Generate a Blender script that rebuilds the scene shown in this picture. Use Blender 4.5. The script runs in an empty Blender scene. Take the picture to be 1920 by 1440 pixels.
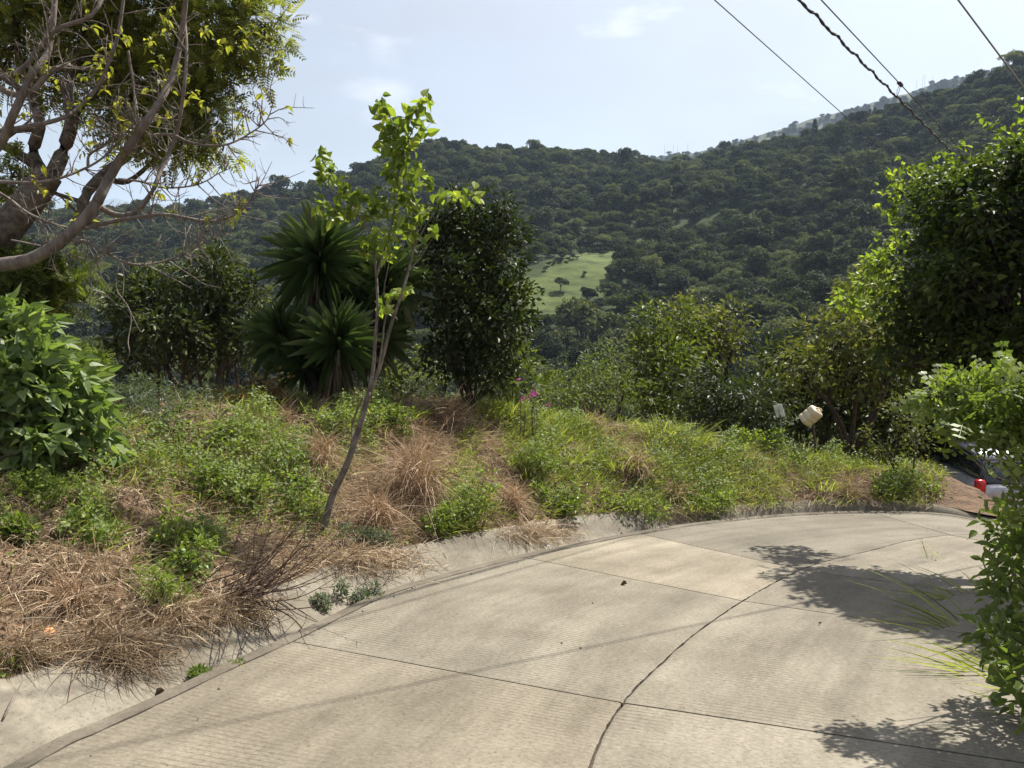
import bpy, math, random
import numpy as np
from mathutils import Matrix, Vector
from mathutils.bvhtree import BVHTree

rng = np.random.default_rng(7)
random.seed(7)
scene = bpy.context.scene
col = scene.collection

# ------------------------------------------------------------------ camera, sky, sun, exposure
FOC = 1500.0                      # focal length in pixels of the 1920 px wide photograph
PITCH = math.radians(10.5)
CAM = np.array([0.0, 0.0, 1.75])
SLOPE = 0.2126                    # the road falls away from the camera by 12 degrees
cp, sp = math.cos(PITCH), math.sin(PITCH)
FW = np.array([0, cp, -sp]); UP = np.array([0, sp, cp]); RT = np.array([1.0, 0, 0])

cam_data = bpy.data.cameras.new('camera')
cam_data.sensor_width = 36.0
cam_data.lens = 36.0 * FOC / 1920.0
cam_data.clip_start = 0.05
cam_data.clip_end = 60000
cam = bpy.data.objects.new('camera', cam_data); col.objects.link(cam)
cam.location = CAM
cam.rotation_euler = (math.pi / 2 - PITCH, 0, 0)
scene.camera = cam

SUN_AZ, SUN_EL = math.radians(40), math.radians(52)      # azimuth clockwise from the view direction
SUN = np.array([math.sin(SUN_AZ) * math.cos(SUN_EL), math.cos(SUN_AZ) * math.cos(SUN_EL), math.sin(SUN_EL)])

world = bpy.data.worlds.new('World'); scene.world = world; world.use_nodes = True
nt = world.node_tree; nt.nodes.clear()
N = nt.nodes.new; L = nt.links.new
wo = N('ShaderNodeOutputWorld'); bg = N('ShaderNodeBackground'); bg.inputs['Strength'].default_value = 0.1
sky = N('ShaderNodeTexSky'); sky.sky_type = 'NISHITA'; sky.sun_disc = False
sky.sun_elevation = SUN_EL; sky.sun_rotation = SUN_AZ
sky.altitude = 900; sky.air_density = 1.2; sky.dust_density = 2.5; sky.ozone_density = 1.0
tc = N('ShaderNodeTexCoord')
# thin high cloud veil: even over the whole sky, thicker in soft patches, brighter round the sun as real cirrus is
mp = N('ShaderNodeMapping'); mp.inputs['Scale'].default_value = (1.0, 1.0, 2.6)
L(tc.outputs['Generated'], mp.inputs['Vector'])
nz = N('ShaderNodeTexNoise'); nz.inputs['Scale'].default_value = 2.3; nz.inputs['Detail'].default_value = 7; nz.inputs['Roughness'].default_value = 0.52
L(mp.outputs[0], nz.inputs['Vector'])
rp = N('ShaderNodeValToRGB'); rp.color_ramp.elements[0].position = 0.34; rp.color_ramp.elements[0].color = (0.66, 0.66, 0.66, 1)
rp.color_ramp.elements[1].position = 0.72; rp.color_ramp.elements[1].color = (0.92, 0.92, 0.92, 1)
L(nz.outputs['Fac'], rp.inputs[0])
dt = N('ShaderNodeVectorMath'); dt.operation = 'DOT_PRODUCT'; dt.inputs[1].default_value = tuple(SUN)
L(tc.outputs['Generated'], dt.inputs[0])
mx0 = N('ShaderNodeMath'); mx0.operation = 'MAXIMUM'; mx0.inputs[1].default_value = 0; L(dt.outputs['Value'], mx0.inputs[0])
pw = N('ShaderNodeMath'); pw.operation = 'POWER'; pw.inputs[1].default_value = 3.0; L(mx0.outputs[0], pw.inputs[0])
ma = N('ShaderNodeMath'); ma.operation = 'MULTIPLY_ADD'; ma.inputs[1].default_value = 4.4; ma.inputs[2].default_value = 2.05; L(pw.outputs[0], ma.inputs[0])
veil = N('ShaderNodeVectorMath'); veil.operation = 'SCALE'; veil.inputs[0].default_value = (0.96, 0.985, 1.09); L(ma.outputs[0], veil.inputs['Scale'])
mix = N('ShaderNodeMix'); mix.data_type = 'RGBA'
L(rp.outputs['Color'], mix.inputs['Factor']); L(sky.outputs[0], mix.inputs[6]); L(veil.outputs[0], mix.inputs[7])
nc = N('ShaderNodeTexNoise'); nc.inputs['Scale'].default_value = 5.5; nc.inputs['Detail'].default_value = 8; nc.inputs['Roughness'].default_value = .55; L(mp.outputs[0], nc.inputs['Vector'])
rc = N('ShaderNodeValToRGB'); rc.color_ramp.elements[0].position = .60; rc.color_ramp.elements[1].position = .74; rc.color_ramp.elements[1].color = (.8, .8, .8, 1); L(nc.outputs['Fac'], rc.inputs[0])
puff = N('ShaderNodeVectorMath'); puff.operation = 'SCALE'; puff.inputs['Scale'].default_value = 1.75; L(veil.outputs[0], puff.inputs[0])
mix2 = N('ShaderNodeMix'); mix2.data_type = 'RGBA'; L(rc.outputs['Color'], mix2.inputs['Factor']); L(mix.outputs[2], mix2.inputs[6]); L(puff.outputs[0], mix2.inputs[7]); mix = mix2
L(mix.outputs[2], bg.inputs['Color']); L(bg.outputs[0], wo.inputs['Surface'])

sd = bpy.data.lights.new('sun', 'SUN'); sd.energy = 5.0; sd.angle = math.radians(0.53); sd.color = (1.0, 0.95, 0.86)
so = bpy.data.objects.new('sun', sd); col.objects.link(so); so.location = (20, 20, 40)
so.rotation_euler = Vector(-SUN).to_track_quat('-Z', 'Y').to_euler()
scene.view_settings.view_transform = 'Standard'; scene.view_settings.look = 'None'
scene.view_settings.exposure = 1.18; scene.view_settings.gamma = 1.0
scene.view_settings.use_curve_mapping = False
scene.render.engine = 'CYCLES'
scene.cycles.use_denoising = True
scene.cycles.max_bounces = 6; scene.cycles.transparent_max_bounces = 4
scene.cycles.diffuse_bounces = 3; scene.cycles.glossy_bounces = 2; scene.cycles.transmission_bounces = 4
scene.cycles.volume_bounces = 0

# ------------------------------------------------------------------ pixel helpers
def ray(x, y):
    return RT * ((x - 960) / FOC) + FW - UP * ((y - 720) / FOC)
def px(x, y, d):
    return CAM + ray(x, y) * d
def to_px(P):
    P = np.atleast_2d(P) - CAM
    d = P @ FW
    d = np.where(np.abs(d) < 1e-3, 1e-3, d)
    return 960 + FOC * (P @ RT) / d, 720 - FOC * (P @ UP) / d, d
def on_road(x, y):
    r = ray(x, y); t = -(CAM[2] + SLOPE * CAM[1]) / (r[2] + SLOPE * r[1])
    return CAM + r * t
def unit(v):
    v = np.asarray(v, float)
    return v / np.maximum(np.linalg.norm(v, axis=-1, keepdims=True), 1e-9)
def spline(P, n):
    P = np.asarray(P, float)
    Q = np.vstack([2 * P[0] - P[1], P, 2 * P[-1] - P[-2]])
    seg = len(P) - 1
    u = np.linspace(0, seg, n); i = np.minimum(u.astype(int), seg - 1); t = (u - i)[:, None]
    a, b, c, d = Q[i], Q[i + 1], Q[i + 2], Q[i + 3]
    return 0.5 * (2 * b + (c - a) * t + (2 * a - 5 * b + 4 * c - d) * t ** 2 + (3 * b - a - 3 * c + d) * t ** 3)
def arc(P):
    return np.concatenate([[0], np.cumsum(np.linalg.norm(np.diff(P, axis=0), axis=1))])
def resample(P, n):
    s = arc(P); u = np.linspace(0, s[-1], n)
    return np.stack([np.interp(u, s, P[:, k]) for k in range(P.shape[1])], 1)
_perm = np.random.default_rng(3).random((256, 256))
def noise2(x, y):
    x = np.asarray(x, float); y = np.asarray(y, float)
    xi = np.floor(x).astype(int); yi = np.floor(y).astype(int)
    fx = x - xi; fy = y - yi; fx = fx * fx * (3 - 2 * fx); fy = fy * fy * (3 - 2 * fy)
    p = lambda a, b: _perm[a % 256, b % 256]
    return (p(xi, yi) * (1 - fx) + p(xi + 1, yi) * fx) * (1 - fy) + (p(xi, yi + 1) * (1 - fx) + p(xi + 1, yi + 1) * fx) * fy
def fbm(x, y, o=4):
    s = 0; a = 0.5
    for k in range(o):
        s = s + a * noise2(x * 2 ** k + 17 * k, y * 2 ** k + 31 * k); a *= 0.5
    return s / (1 - 0.5 ** o)

# ------------------------------------------------------------------ mesh helpers
class G:
    def __init__(s): s.V = []; s.F = []; s.A = []; s.n = 0
    def add(s, v, f, a=0.5):
        v = np.asarray(v, float).reshape(-1, 3); f = np.asarray(f, int).reshape(-1, 3)
        s.V.append(v); s.F.append(f + s.n); s.n += len(v)
        s.A.append(np.broadcast_to(np.asarray(a, float), (len(v),)).copy())
        return s
    def inst(s, tv, tf, pos, X, Y, Z, size, var):
        # template (k,3) placed N times; X,Y,Z axes (N,3); size (N,3)
        n, k = len(pos), len(tv)
        if n == 0: return s
        t = tv[None] * size[:, None, :]
        v = pos[:, None] + t[..., 0:1] * X[:, None] + t[..., 1:2] * Y[:, None] + t[..., 2:3] * Z[:, None]
        f = tf[None] + (np.arange(n) * k)[:, None, None]
        return s.add(v.reshape(-1, 3), f.reshape(-1, 3), np.repeat(var, k))
    def mesh(s, name, mat=None, smooth=False, base=None, uv=None):
        V = np.vstack(s.V); F = np.vstack(s.F); A = np.concatenate(s.A)
        if base is not None: V = V - np.asarray(base)
        me = bpy.data.meshes.new(name)
        me.vertices.add(len(V)); me.vertices.foreach_set('co', V.astype(np.float32).ravel())
        me.loops.add(F.size); me.loops.foreach_set('vertex_index', F.astype(np.int32).ravel())
        me.polygons.add(len(F)); me.polygons.foreach_set('loop_start', np.arange(0, F.size, 3, dtype=np.int32))
        if smooth: me.polygons.foreach_set('use_smooth', np.ones(len(F), dtype=bool))
        else: me.polygons.foreach_set('use_smooth', np.zeros(len(F), dtype=bool))
        at = me.attributes.new('var', 'FLOAT', 'POINT'); at.data.foreach_set('value', A.astype(np.float32))
        if uv is not None:
            ul = me.uv_layers.new(name='UVMap'); ul.data.foreach_set('uv', uv[F.ravel()].astype(np.float32).ravel())
        me.update(calc_edges=True)
        if mat: me.materials.append(mat)
        return me
def obj(name, me, parent=None, loc=None):
    o = bpy.data.objects.new(name, me); col.objects.link(o)
    if parent is not None: o.parent = parent
    if loc is not None: o.location = loc
    return o
def thing(name, label, cat, base, group=None):
    o = obj(name, None, None, tuple(float(c) for c in base)); o.empty_display_size = 0.2
    return tag(o, label, cat, group)
def tag(o, label, cat, group=None):
    o['label'] = label; o['category'] = cat
    if group: o['group'] = group
    return o
def struct(o): o['kind'] = 'structure'; return o
def stuff(o, label=None, cat=None):
    o['kind'] = 'stuff'
    if label: o['label'] = label; o['category'] = cat
    return o

def tube(g, P, R, sides=6, var=0.5):
    P = np.asarray(P, float); n = len(P)
    R = np.broadcast_to(np.asarray(R, float), (n,)) if np.ndim(R) == 0 or len(R) == n else np.interp(np.linspace(0, 1, n), np.linspace(0, 1, len(R)), R)
    T = unit(np.gradient(P, axis=0))
    ref = np.array([0.31, 0.17, 0.93]) if abs(T[:, 2]).mean() < 0.9 else np.array([0.9, 0.3, 0.1])
    A = unit(np.cross(T, ref)); B = np.cross(T, A)
    th = np.arange(sides) * 2 * math.pi / sides
    v = P[:, None] + R[:, None, None] * (A[:, None] * np.cos(th)[None, :, None] + B[:, None] * np.sin(th)[None, :, None])
    i = np.arange(n - 1)[:, None] * sides; j = np.arange(sides)[None]; j2 = (j + 1) % sides
    a, b, c, d = i + j, i + j2, i + sides + j2, i + sides + j
    f = np.concatenate([np.stack([a, b, c], -1).reshape(-1, 3), np.stack([a, c, d], -1).reshape(-1, 3)])
    e = [[0, k + 1, k] for k in range(1, sides - 1)]
    o = (n - 1) * sides
    e += [[o, o + k, o + k + 1] for k in range(1, sides - 1)]
    g.add(v.reshape(-1, 3), np.vstack([f, np.array(e)]), var)
def blades(g, pos, d, bend, ln, wd, seg=3, var=0.5, r=rng, face=None):
    """arching strips: pos,d,bend (N,3); ln,wd (N)"""
    n = len(pos)
    if n == 0: return
    t = np.linspace(0, 1, seg + 1)
    c = pos[:, None] + ln[:, None, None] * (t[None, :, None] * d[:, None] + (t ** 2)[None, :, None] * bend[:, None])
    side = unit(np.cross(d, r.normal(size=(n, 3)))) if face is None else unit(face)
    w = np.minimum(1.0, (1 - t) * 2.2 + 0.08) * (0.55 + 0.45 * np.minimum(1, t * 3))
    off = side[:, None] * (0.5 * wd[:, None] * w[None])[..., None]
    v = np.stack([c - off, c + off], 2).reshape(n, -1, 3)
    k = 2 * (seg + 1)
    f = []
    for i in range(seg): f += [[2 * i, 2 * i + 1, 2 * i + 3], [2 * i, 2 * i + 3, 2 * i + 2]]
    f = np.array(f)[None] + (np.arange(n) * k)[:, None, None]
    g.add(v.reshape(-1, 3), f.reshape(-1, 3), np.repeat(np.broadcast_to(var, (n,)), k))

# leaf templates: base at the origin, axis +Y, unit length and unit width, upper side +Z
LEAF5 = (np.array([[0, 0, 0], [-.5, .42, .07], [0, .5, 0], [.5, .42, .07], [0, 1, -.12]]), np.array([[0, 2, 1], [0, 3, 2], [1, 2, 4], [2, 3, 4]]))
def leaf_hi(prof, fold=.16, droop=.16):
    V = [[0, 0, 0]]; F = []
    for (y, w) in prof: V += [[-w / 2, y, fold * w - droop * y * y], [0, y, -droop * y * y], [w / 2, y, fold * w - droop * y * y]]
    V.append([0, 1, -droop]); m = len(prof)
    F += [[0, 2, 1], [0, 3, 2]]
    for i in range(m - 1):
        a = 1 + 3 * i
        F += [[a, a + 1, a + 4], [a, a + 4, a + 3], [a + 1, a + 2, a + 5], [a + 1, a + 5, a + 4]]
    a = 1 + 3 * (m - 1)
    F += [[a, a + 1, len(V) - 1], [a + 1, a + 2, len(V) - 1]]
    return np.array(V, float), np.array(F)
OVATE = leaf_hi([(.14, .62), (.36, 1.0), (.66, .72), (.88, .26)])
HEART = leaf_hi([(-.06, .55), (.2, 1.0), (.5, .78), (.8, .3)])
LANCE = leaf_hi([(.2, .7), (.45, 1.0), (.75, .6)], .1, .3)
STRAP = leaf_hi([(.06, .8), (.35, 1.0), (.65, .75), (.86, .36)], .22, .07)
def palmate(k=5, spread=1.25):
    V = []; F = []
    for i in range(k):
        a = (i - (k - 1) / 2) * spread / ((k - 1) / 2) if k > 1 else 0
        l = 1 - .22 * abs(i - (k - 1) / 2) / max(1, (k - 1) / 2)
        tv, tf = LEAF5
        c, s_ = math.cos(a), math.sin(a)
        q = tv * np.array([.30, l, .6])
        q = np.stack([q[:, 0] * c + q[:, 1] * s_, -q[:, 0] * s_ + q[:, 1] * c, q[:, 2]], 1)
        F.append(tf + len(V) * 5); V.append(q)
    return np.vstack(V), np.vstack(F)
PALM5 = palmate(5, 1.3); TRI3 = palmate(3, 1.0)
def pinnate(pairs=6, lw=.2):
    V = []; F = []
    def q(p, d, l, w):
        d = np.array(d) / np.linalg.norm(d); n = np.array([-d[1], d[0], 0])
        b = len(V); p = np.array(p)
        V.extend([p, p + d * l * .5 + n * w * .5, p + d * l, p + d * l * .5 - n * w * .5]); F.extend([[b, b + 1, b + 2], [b, b + 2, b + 3]])
    for i in range(pairs):
        y = .1 + .8 * i / (pairs - 1); l = .5 * (1 - .45 * y) ; z = -.15 * y * y
        for s_ in (-1, 1): q([0, y, z], [s_, .45, -.12], l, lw * l / .5)
    q([0, .88, -.12], [0, 1, -.1], .22, lw * .6)
    b = len(V); V.extend([np.array(p) for p in ([-.012, 0, 0], [.012, 0, 0], [.008, .95, -.14], [-.008, .95, -.14])]); F.extend([[b, b + 1, b + 2], [b, b + 2, b + 3]])
    return np.array(V, float), np.array(F)
PINN = pinnate(6, .17); PINNW = pinnate(4, .30); OBLONG = pinnate(3, .36)
TUFT = (np.array([[0, 0, 0], [-.5, .5, .05], [.5, .5, .05], [0, 1, -.05]]), np.array([[0, 2, 1], [1, 2, 3]]))

def frames(d, n):
    Y = unit(d); Z = unit(n - (n * Y).sum(-1, keepdims=True) * Y); X = np.cross(Y, Z)
    return X, Y, Z

# ------------------------------------------------------------------ materials
def newmat(name):
    m = bpy.data.materials.new(name); m.use_nodes = True; t = m.node_tree; t.nodes.clear()
    return m, t.nodes.new, t.links.new
def leafmat(name, c0, c1, c2, transl=0.35, rough=0.45, spec=0.4, tcol=(1.25, 1.35, 0.55), objrand=0.0):
    m, N, L = newmat(name)
    at = N('ShaderNodeAttribute'); at.attribute_name = 'var'
    fac = at.outputs['Fac']
    if objrand:
        oi = N('ShaderNodeObjectInfo'); mm = N('ShaderNodeMath'); mm.operation = 'MULTIPLY_ADD'
        L(oi.outputs['Random'], mm.inputs[0]); mm.inputs[1].default_value = objrand; 
        m2 = N('ShaderNodeMath'); m2.operation = 'MULTIPLY'; m2.inputs[1].default_value = 1 - objrand
        L(fac, m2.inputs[0]); L(m2.outputs[0], mm.inputs[2]); fac = mm.outputs[0]
    rp = N('ShaderNodeValToRGB'); e = rp.color_ramp.elements
    e[0].position = 0.0; e[0].color = (*c0, 1); e[1].position = 1.0; e[1].color = (*c2, 1)
    k = e.new(0.55); k.color = (*c1, 1)
    L(fac, rp.inputs[0])
    p = N('ShaderNodeBsdfPrincipled'); L(rp.outputs[0], p.inputs['Base Color']); p.inputs['Roughness'].default_value = rough
    p.inputs['Specular IOR Level'].default_value = spec
    o = N('ShaderNodeOutputMaterial')
    if transl > 0:
        tr = N('ShaderNodeBsdfTranslucent'); vm = N('ShaderNodeVectorMath'); vm.operation = 'MULTIPLY'
        L(rp.outputs[0], vm.inputs[0]); vm.inputs[1].default_value = tcol; L(vm.outputs[0], tr.inputs['Color'])
        ms = N('ShaderNodeMixShader'); ms.inputs[0].default_value = transl; L(p.outputs[0], ms.inputs[1]); L(tr.outputs[0], ms.inputs[2])
        L(ms.outputs[0], o.inputs['Surface'])
    else: L(p.outputs[0], o.inputs['Surface'])
    return m
def roughmat(name, c0, c1, scale=6.0, rough=0.9, bump=0.4, bscale=None, detail=6, spec=0.25, stretch=(1, 1, 1), dist=0.02):
    m, N, L = newmat(name)
    tc = N('ShaderNodeTexCoord'); mp = N('ShaderNodeMapping'); mp.inputs['Scale'].default_value = stretch; L(tc.outputs['Object'], mp.inputs[0])
    n1 = N('ShaderNodeTexNoise'); n1.inputs['Scale'].default_value = scale; n1.inputs['Detail'].default_value = detail; n1.inputs['Roughness'].default_value = .65
    L(mp.outputs[0], n1.inputs['Vector'])
    rp = N('ShaderNodeValToRGB'); e = rp.color_ramp.elements
    e[0].position = .3; e[0].color = (*c0, 1); e[1].position = .72; e[1].color = (*c1, 1); L(n1.outputs['Fac'], rp.inputs[0])
    p = N('ShaderNodeBsdfPrincipled'); L(rp.outputs[0], p.inputs['Base Color']); p.inputs['Roughness'].default_value = rough; p.inputs['Specular IOR Level'].default_value = spec
    n2 = N('ShaderNodeTexNoise'); n2.inputs['Scale'].default_value = bscale or scale * 4; n2.inputs['Detail'].default_value = 5; L(mp.outputs[0], n2.inputs['Vector'])
    b = N('ShaderNodeBump'); b.inputs['Strength'].default_value = bump; b.inputs['Distance'].default_value = dist; L(n2.outputs['Fac'], b.inputs['Height']); L(b.outputs[0], p.inputs['Normal'])
    o = N('ShaderNodeOutputMaterial'); L(p.outputs[0], o.inputs['Surface'])
    return m
def plain(name, c, rough=0.5, metal=0.0, spec=0.5, coat=0.0):
    m, N, L = newmat(name); p = N('ShaderNodeBsdfPrincipled'); p.inputs['Roughness'].default_value = rough
    p.inputs['Metallic'].default_value = metal; p.inputs['Specular IOR Level'].default_value = spec; p.inputs['Coat Weight'].default_value = coat
    tc = N('ShaderNodeTexCoord'); n1 = N('ShaderNodeTexNoise'); n1.inputs['Scale'].default_value = 9; n1.inputs['Detail'].default_value = 5; L(tc.outputs['Object'], n1.inputs['Vector'])
    rp = N('ShaderNodeValToRGB'); e = rp.color_ramp.elements; e[0].color = (*[v * .72 for v in c], 1); e[0].position = .3; e[1].color = (*[min(1, v * 1.15) for v in c], 1); e[1].position = .7
    L(n1.outputs['Fac'], rp.inputs[0]); L(rp.outputs[0], p.inputs['Base Color'])
    o = N('ShaderNodeOutputMaterial'); L(p.outputs[0], o.inputs['Surface']); return m

M = {}
M['forest'] = leafmat('forest_leaves', (.016, .023, .013), (.044, .056, .025), (.13, .142, .058), .24, .75, .08, objrand=.66)
M['forest_pale'] = leafmat('pale_forest_leaves', (.04, .05, .025), (.085, .10, .045), (.19, .20, .085), .28, .75, .08, objrand=.6)
M['bark_far'] = roughmat('far_bark', (.06, .05, .04), (.13, .11, .09), 3)
M['dark_leaf'] = leafmat('dark_glossy_leaves', (.016, .025, .010), (.038, .054, .016), (.12, .135, .036), .28, .48, .22)
M['mid_leaf'] = leafmat('mid_green_leaves', (.03, .045, .014), (.078, .104, .024), (.20, .22, .05), .44, .5, .25)
M['olive_leaf'] = leafmat('olive_leaves', (.034, .045, .015), (.088, .10, .028), (.21, .205, .055), .42, .5, .25)
M['bright_leaf'] = leafmat('bright_leaves', (.085, .125, .022), (.17, .225, .04), (.30, .34, .075), .52, .42, .4)
M['big_leaf'] = leafmat('broad_leaves', (.055, .085, .02), (.125, .17, .04), (.23, .27, .075), .45, .45, .4)
M['vine_leaf'] = leafmat('vine_leaves', (.018, .03, .010), (.052, .075, .018), (.19, .215, .045), .40, .5, .25)
M['pale_leaf'] = leafmat('pale_soft_leaves', (.07, .115, .032), (.16, .22, .075), (.30, .36, .15), .42, .5, .35)
M['acacia'] = leafmat('feathery_leaves', (.06, .075, .02), (.15, .165, .04), (.32, .31, .075), .55, .5, .3)
M['yellow_leaf'] = leafmat('yellow_green_leaves', (.17, .19, .03), (.28, .28, .05), (.38, .34, .08), .5, .45, .3)
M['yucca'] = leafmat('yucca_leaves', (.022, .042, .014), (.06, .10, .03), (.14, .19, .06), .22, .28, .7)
M['dead_frond'] = leafmat('dead_fronds', (.05, .035, .022), (.10, .075, .05), (.17, .13, .09), .1, .7, .2)
M['rust_leaf'] = leafmat('rusty_leaves', (.05, .035, .012), (.12, .065, .018), (.20, .12, .03), .35, .5, .3)
M['grey_leaf'] = leafmat('grey_green_leaves', (.06, .08, .05), (.11, .14, .09), (.19, .22, .15), .3, .5, .3)
M['weed'] = leafmat('weed_leaves', (.07, .105, .024), (.155, .205, .045), (.27, .32, .085), .46, .5, .3)
M['grass'] = leafmat('grass_blades', (.09, .12, .024), (.225, .255, .06), (.42, .42, .14), .42, .5, .3)
M['straw'] = leafmat('dry_straw', (.12, .085, .052), (.38, .285, .185), (.66, .55, .40), .22, .65, .2, (1.1, 1.0, .8))
M['straw_red'] = leafmat('dry_tussock_straw', (.13, .08, .047), (.36, .245, .155), (.60, .46, .32), .22, .65, .2, (1.1, 1.0, .8))
M['twig'] = roughmat('twig_bark', (.06, .04, .03), (.13, .09, .07), 20)
M['bark_grey'] = roughmat('grey_bark', (.09, .072, .058), (.24, .205, .175), 14, stretch=(1, 1, .35))
M['bark_rough'] = roughmat('rough_bark', (.035, .028, .02), (.22, .18, .14), 9, bump=1.0, bscale=18, dist=.04)
M['bark_dark'] = roughmat('dark_bark', (.035, .028, .02), (.10, .08, .06), 12)
M['sap_bark'] = roughmat('sapling_bark', (.055, .045, .037), (.25, .21, .17), 7)

# ------------------------------------------------------------------ road geometry in plan
LE_px = [(60, 1432), (190, 1368), (330, 1303), (430, 1255), (560, 1196), (640, 1156), (720, 1118), (790, 1095), (880, 1070), (960, 1050), (1060, 1029), (1160, 1008), (1200, 1001), (1300, 985), (1400, 974), (1500, 966), (1600, 962), (1700, 962), (1780, 967), (1885, 984)]
CE_px = [(1105, 1440), (1170, 1315), (1240, 1243), (1300, 1190), (1370, 1140), (1430, 1104), (1500, 1068), (1560, 1049), (1640, 1030), (1700, 1014), (1770, 1004), (1850, 1003)]
LEw = np.array([on_road(*p)[:2] for p in LE_px]); CEw = np.array([on_road(*p)[:2] for p in CE_px])
LEw = np.vstack([[(-2.75, -6), (-2.7, -2), (-2.6, 1.4)], LEw, [(8.3, 10.0), (9.2, 8.0), (9.6, 5.0)]])
CEw = np.vstack([[(-.35, -6), (-.25, -1), (.1, 2)], CEw, [(6.75, 9.3), (7.0, 8.0), (7.2, 5.0)]])
LE = resample(spline(LEw, 900), 700); CE = resample(spline(CEw, 900), 500)
def zroad(y): return -SLOPE * y
def nearest(poly, x, y):
    i = ((poly[:, 0] - x) ** 2 + (poly[:, 1] - y) ** 2).argmin(); return i
def leftn(poly):
    T = unit(np.gradient(poly, axis=0)); return np.stack([-T[:, 1], T[:, 0]], 1)
CEn = leftn(CE); LEn = leftn(LE)
RE = CE - CEn * 2.4
RE = RE[:int(len(RE) * .80)]
ROADPOLY = np.vstack([LE[::6] + leftn(LE)[::6] * .30, (RE - CEn[:len(RE)] * .05)[::-6]])
def in_poly(x, y, poly):
    p = np.array(poly, float); c = np.zeros(np.shape(x), bool); j = len(p) - 1
    for i in range(len(p)):
        xi, yi, xj, yj = *p[i], *p[j]
        c ^= ((yi > y) != (yj > y)) & (x < (xj - xi) * (y - yi) / (yj - yi + 1e-9) + xi); j = i
    return c
# signed distance helpers (positive = left of the polyline)
def sdist(poly, nrm, X, Y):
    out = np.empty(X.size); idx = np.empty(X.size, int); xf, yf = X.ravel(), Y.ravel()
    for a in range(0, X.size, 20000):
        dx = xf[a:a + 20000, None] - poly[None, ::2, 0]; dy = yf[a:a + 20000, None] - poly[None, ::2, 1]
        d2 = dx * dx + dy * dy; i = d2.argmin(1); k = np.arange(len(i))
        s = np.sign(dx[k, i] * nrm[::2][i, 0] + dy[k, i] * nrm[::2][i, 1])
        out[a:a + 20000] = s * np.sqrt(d2[k, i]); idx[a:a + 20000] = i * 2
    return out.reshape(X.shape), idx.reshape(X.shape)

# bank height along the edge (metres above the road edge) and its profile
LEs = arc(LE)
def s_of(pxp): return LEs[nearest(LE, *on_road(*pxp)[:2])]
S_key = [0, s_of((60, 1432)), s_of((560, 1196)), s_of((960, 1050)), s_of((1200, 1001)), s_of((1400, 974)), s_of((1600, 962)), s_of((1720, 962)), s_of((1800, 969)), LEs[-1]]
H_key = [0.8, 0.78, 1.02, 1.20, 1.06, .80, .52, .36, .08, .0]
RUN_key = [2.75, 2.75, 2.75, 2.75, 2.4, 1.7, 1.3, 1.2, 1.2, 1.2]
def bank_h(s): return np.interp(s, S_key, H_key)
O_GUT = 0.76
def gut_w(s): return np.interp(s, [S_key[4] - .6, S_key[5]], [O_GUT, .36])
def bank_profile(o, s):
    """height above the road plane at the edge foot for offset o beyond the left edge"""
    H = bank_h(s); run = np.interp(s, S_key, RUN_key); t = np.clip((o - O_GUT) / run, 0, 1)
    up = .10 * np.clip(H / .5, 0.1, 1) + (H - .08) * (t ** .9)
    fall = np.maximum(o - (run + 1.45 * np.clip(run / 2.75, .4, 1)), 0)
    flat = np.clip(H / .3, 0, 1)
    endfall = np.clip((s - S_key[7]) / 1.3, 0, 1) * .80 * np.clip(o - 1.5, 0, 3.4)
    up = up - endfall
    fs = np.interp(run, [1.3, 2.4, 2.75], [.55, .18, .10])
    return up - (fs * np.minimum(fall, 3) + .46 * np.maximum(fall - 1.5, 0)) * (.25 + .75 * flat)
def lumps(x, y):
    return .42 * (fbm(x * 1.1 + 5, y * 1.1, 4) - .5) + .16 * (fbm(x * 3.4 + 9, y * 3.4, 2) - .5)

# ------------------------------------------------------------------ terrain with the far hills
RIDGE = np.array([(-400, 430), (0, 425), (100, 418), (330, 410), (420, 395), (480, 382), (600, 368), (660, 345), (700, 322), (740, 306), (800, 282), (860, 285), (950, 299), (1020, 292), (1150, 308), (1230, 316), (1300, 312), (1400, 290), (1500, 276), (1580, 252), (1700, 228), (1830, 190), (1920, 152), (2200, 70), (2600, 20)], float)
RAD = np.array([(-400, 520), (300, 520), (600, 560), (800, 600), (1100, 640), (1300, 640), (1600, 620), (1920, 600), (2600, 520)], float)
def ridge_of(az):
    x = np.where(np.abs(az) < 1.25, 960 + FOC * np.tan(np.clip(az, -1.25, 1.25)) / cp, np.where(az > 0, 2600, -400))
    return np.interp(x, RIDGE[:, 0], RIDGE[:, 1]), np.interp(x, RAD[:, 0], RAD[:, 1])
def elev_at(y_px):   # tangent of the elevation angle of an image row (taken at the central column)
    a = np.arctan((720 - y_px) / FOC) - PITCH
    return np.tan(a)
R0 = 165.0
def hill(r, az):
    yr, R = ridge_of(az)
    yr = yr + 5 * (fbm(az * 40, az * 0 + 3, 3) - .5)
    f = np.clip(np.log(np.maximum(r, 1) / R0) / np.log(R / R0), -.6, 1)
    y = 725 + (yr - 725) * np.where(f > 0, f ** .93, f)
    z = CAM[2] + r * elev_at(y)
    zr = CAM[2] + R * elev_at(yr)
    z = np.where(r > R, zr - .10 * (r - R) * np.clip((r - R) / 200, 0, 1), z)
    z = np.maximum(z, -140)
    X, Y = r * np.sin(az), r * np.cos(az)
    w = np.clip((r - 150) / 100, 0, 1) * np.clip((R * 1.02 - r) / 90, 0, 1)
    z = z + w * (30 * (fbm(X / 105 + 3, Y / 105 + 9, 3) - .5) + 5 * (fbm(X / 30, Y / 30, 2) - .5))
    return z
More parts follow.
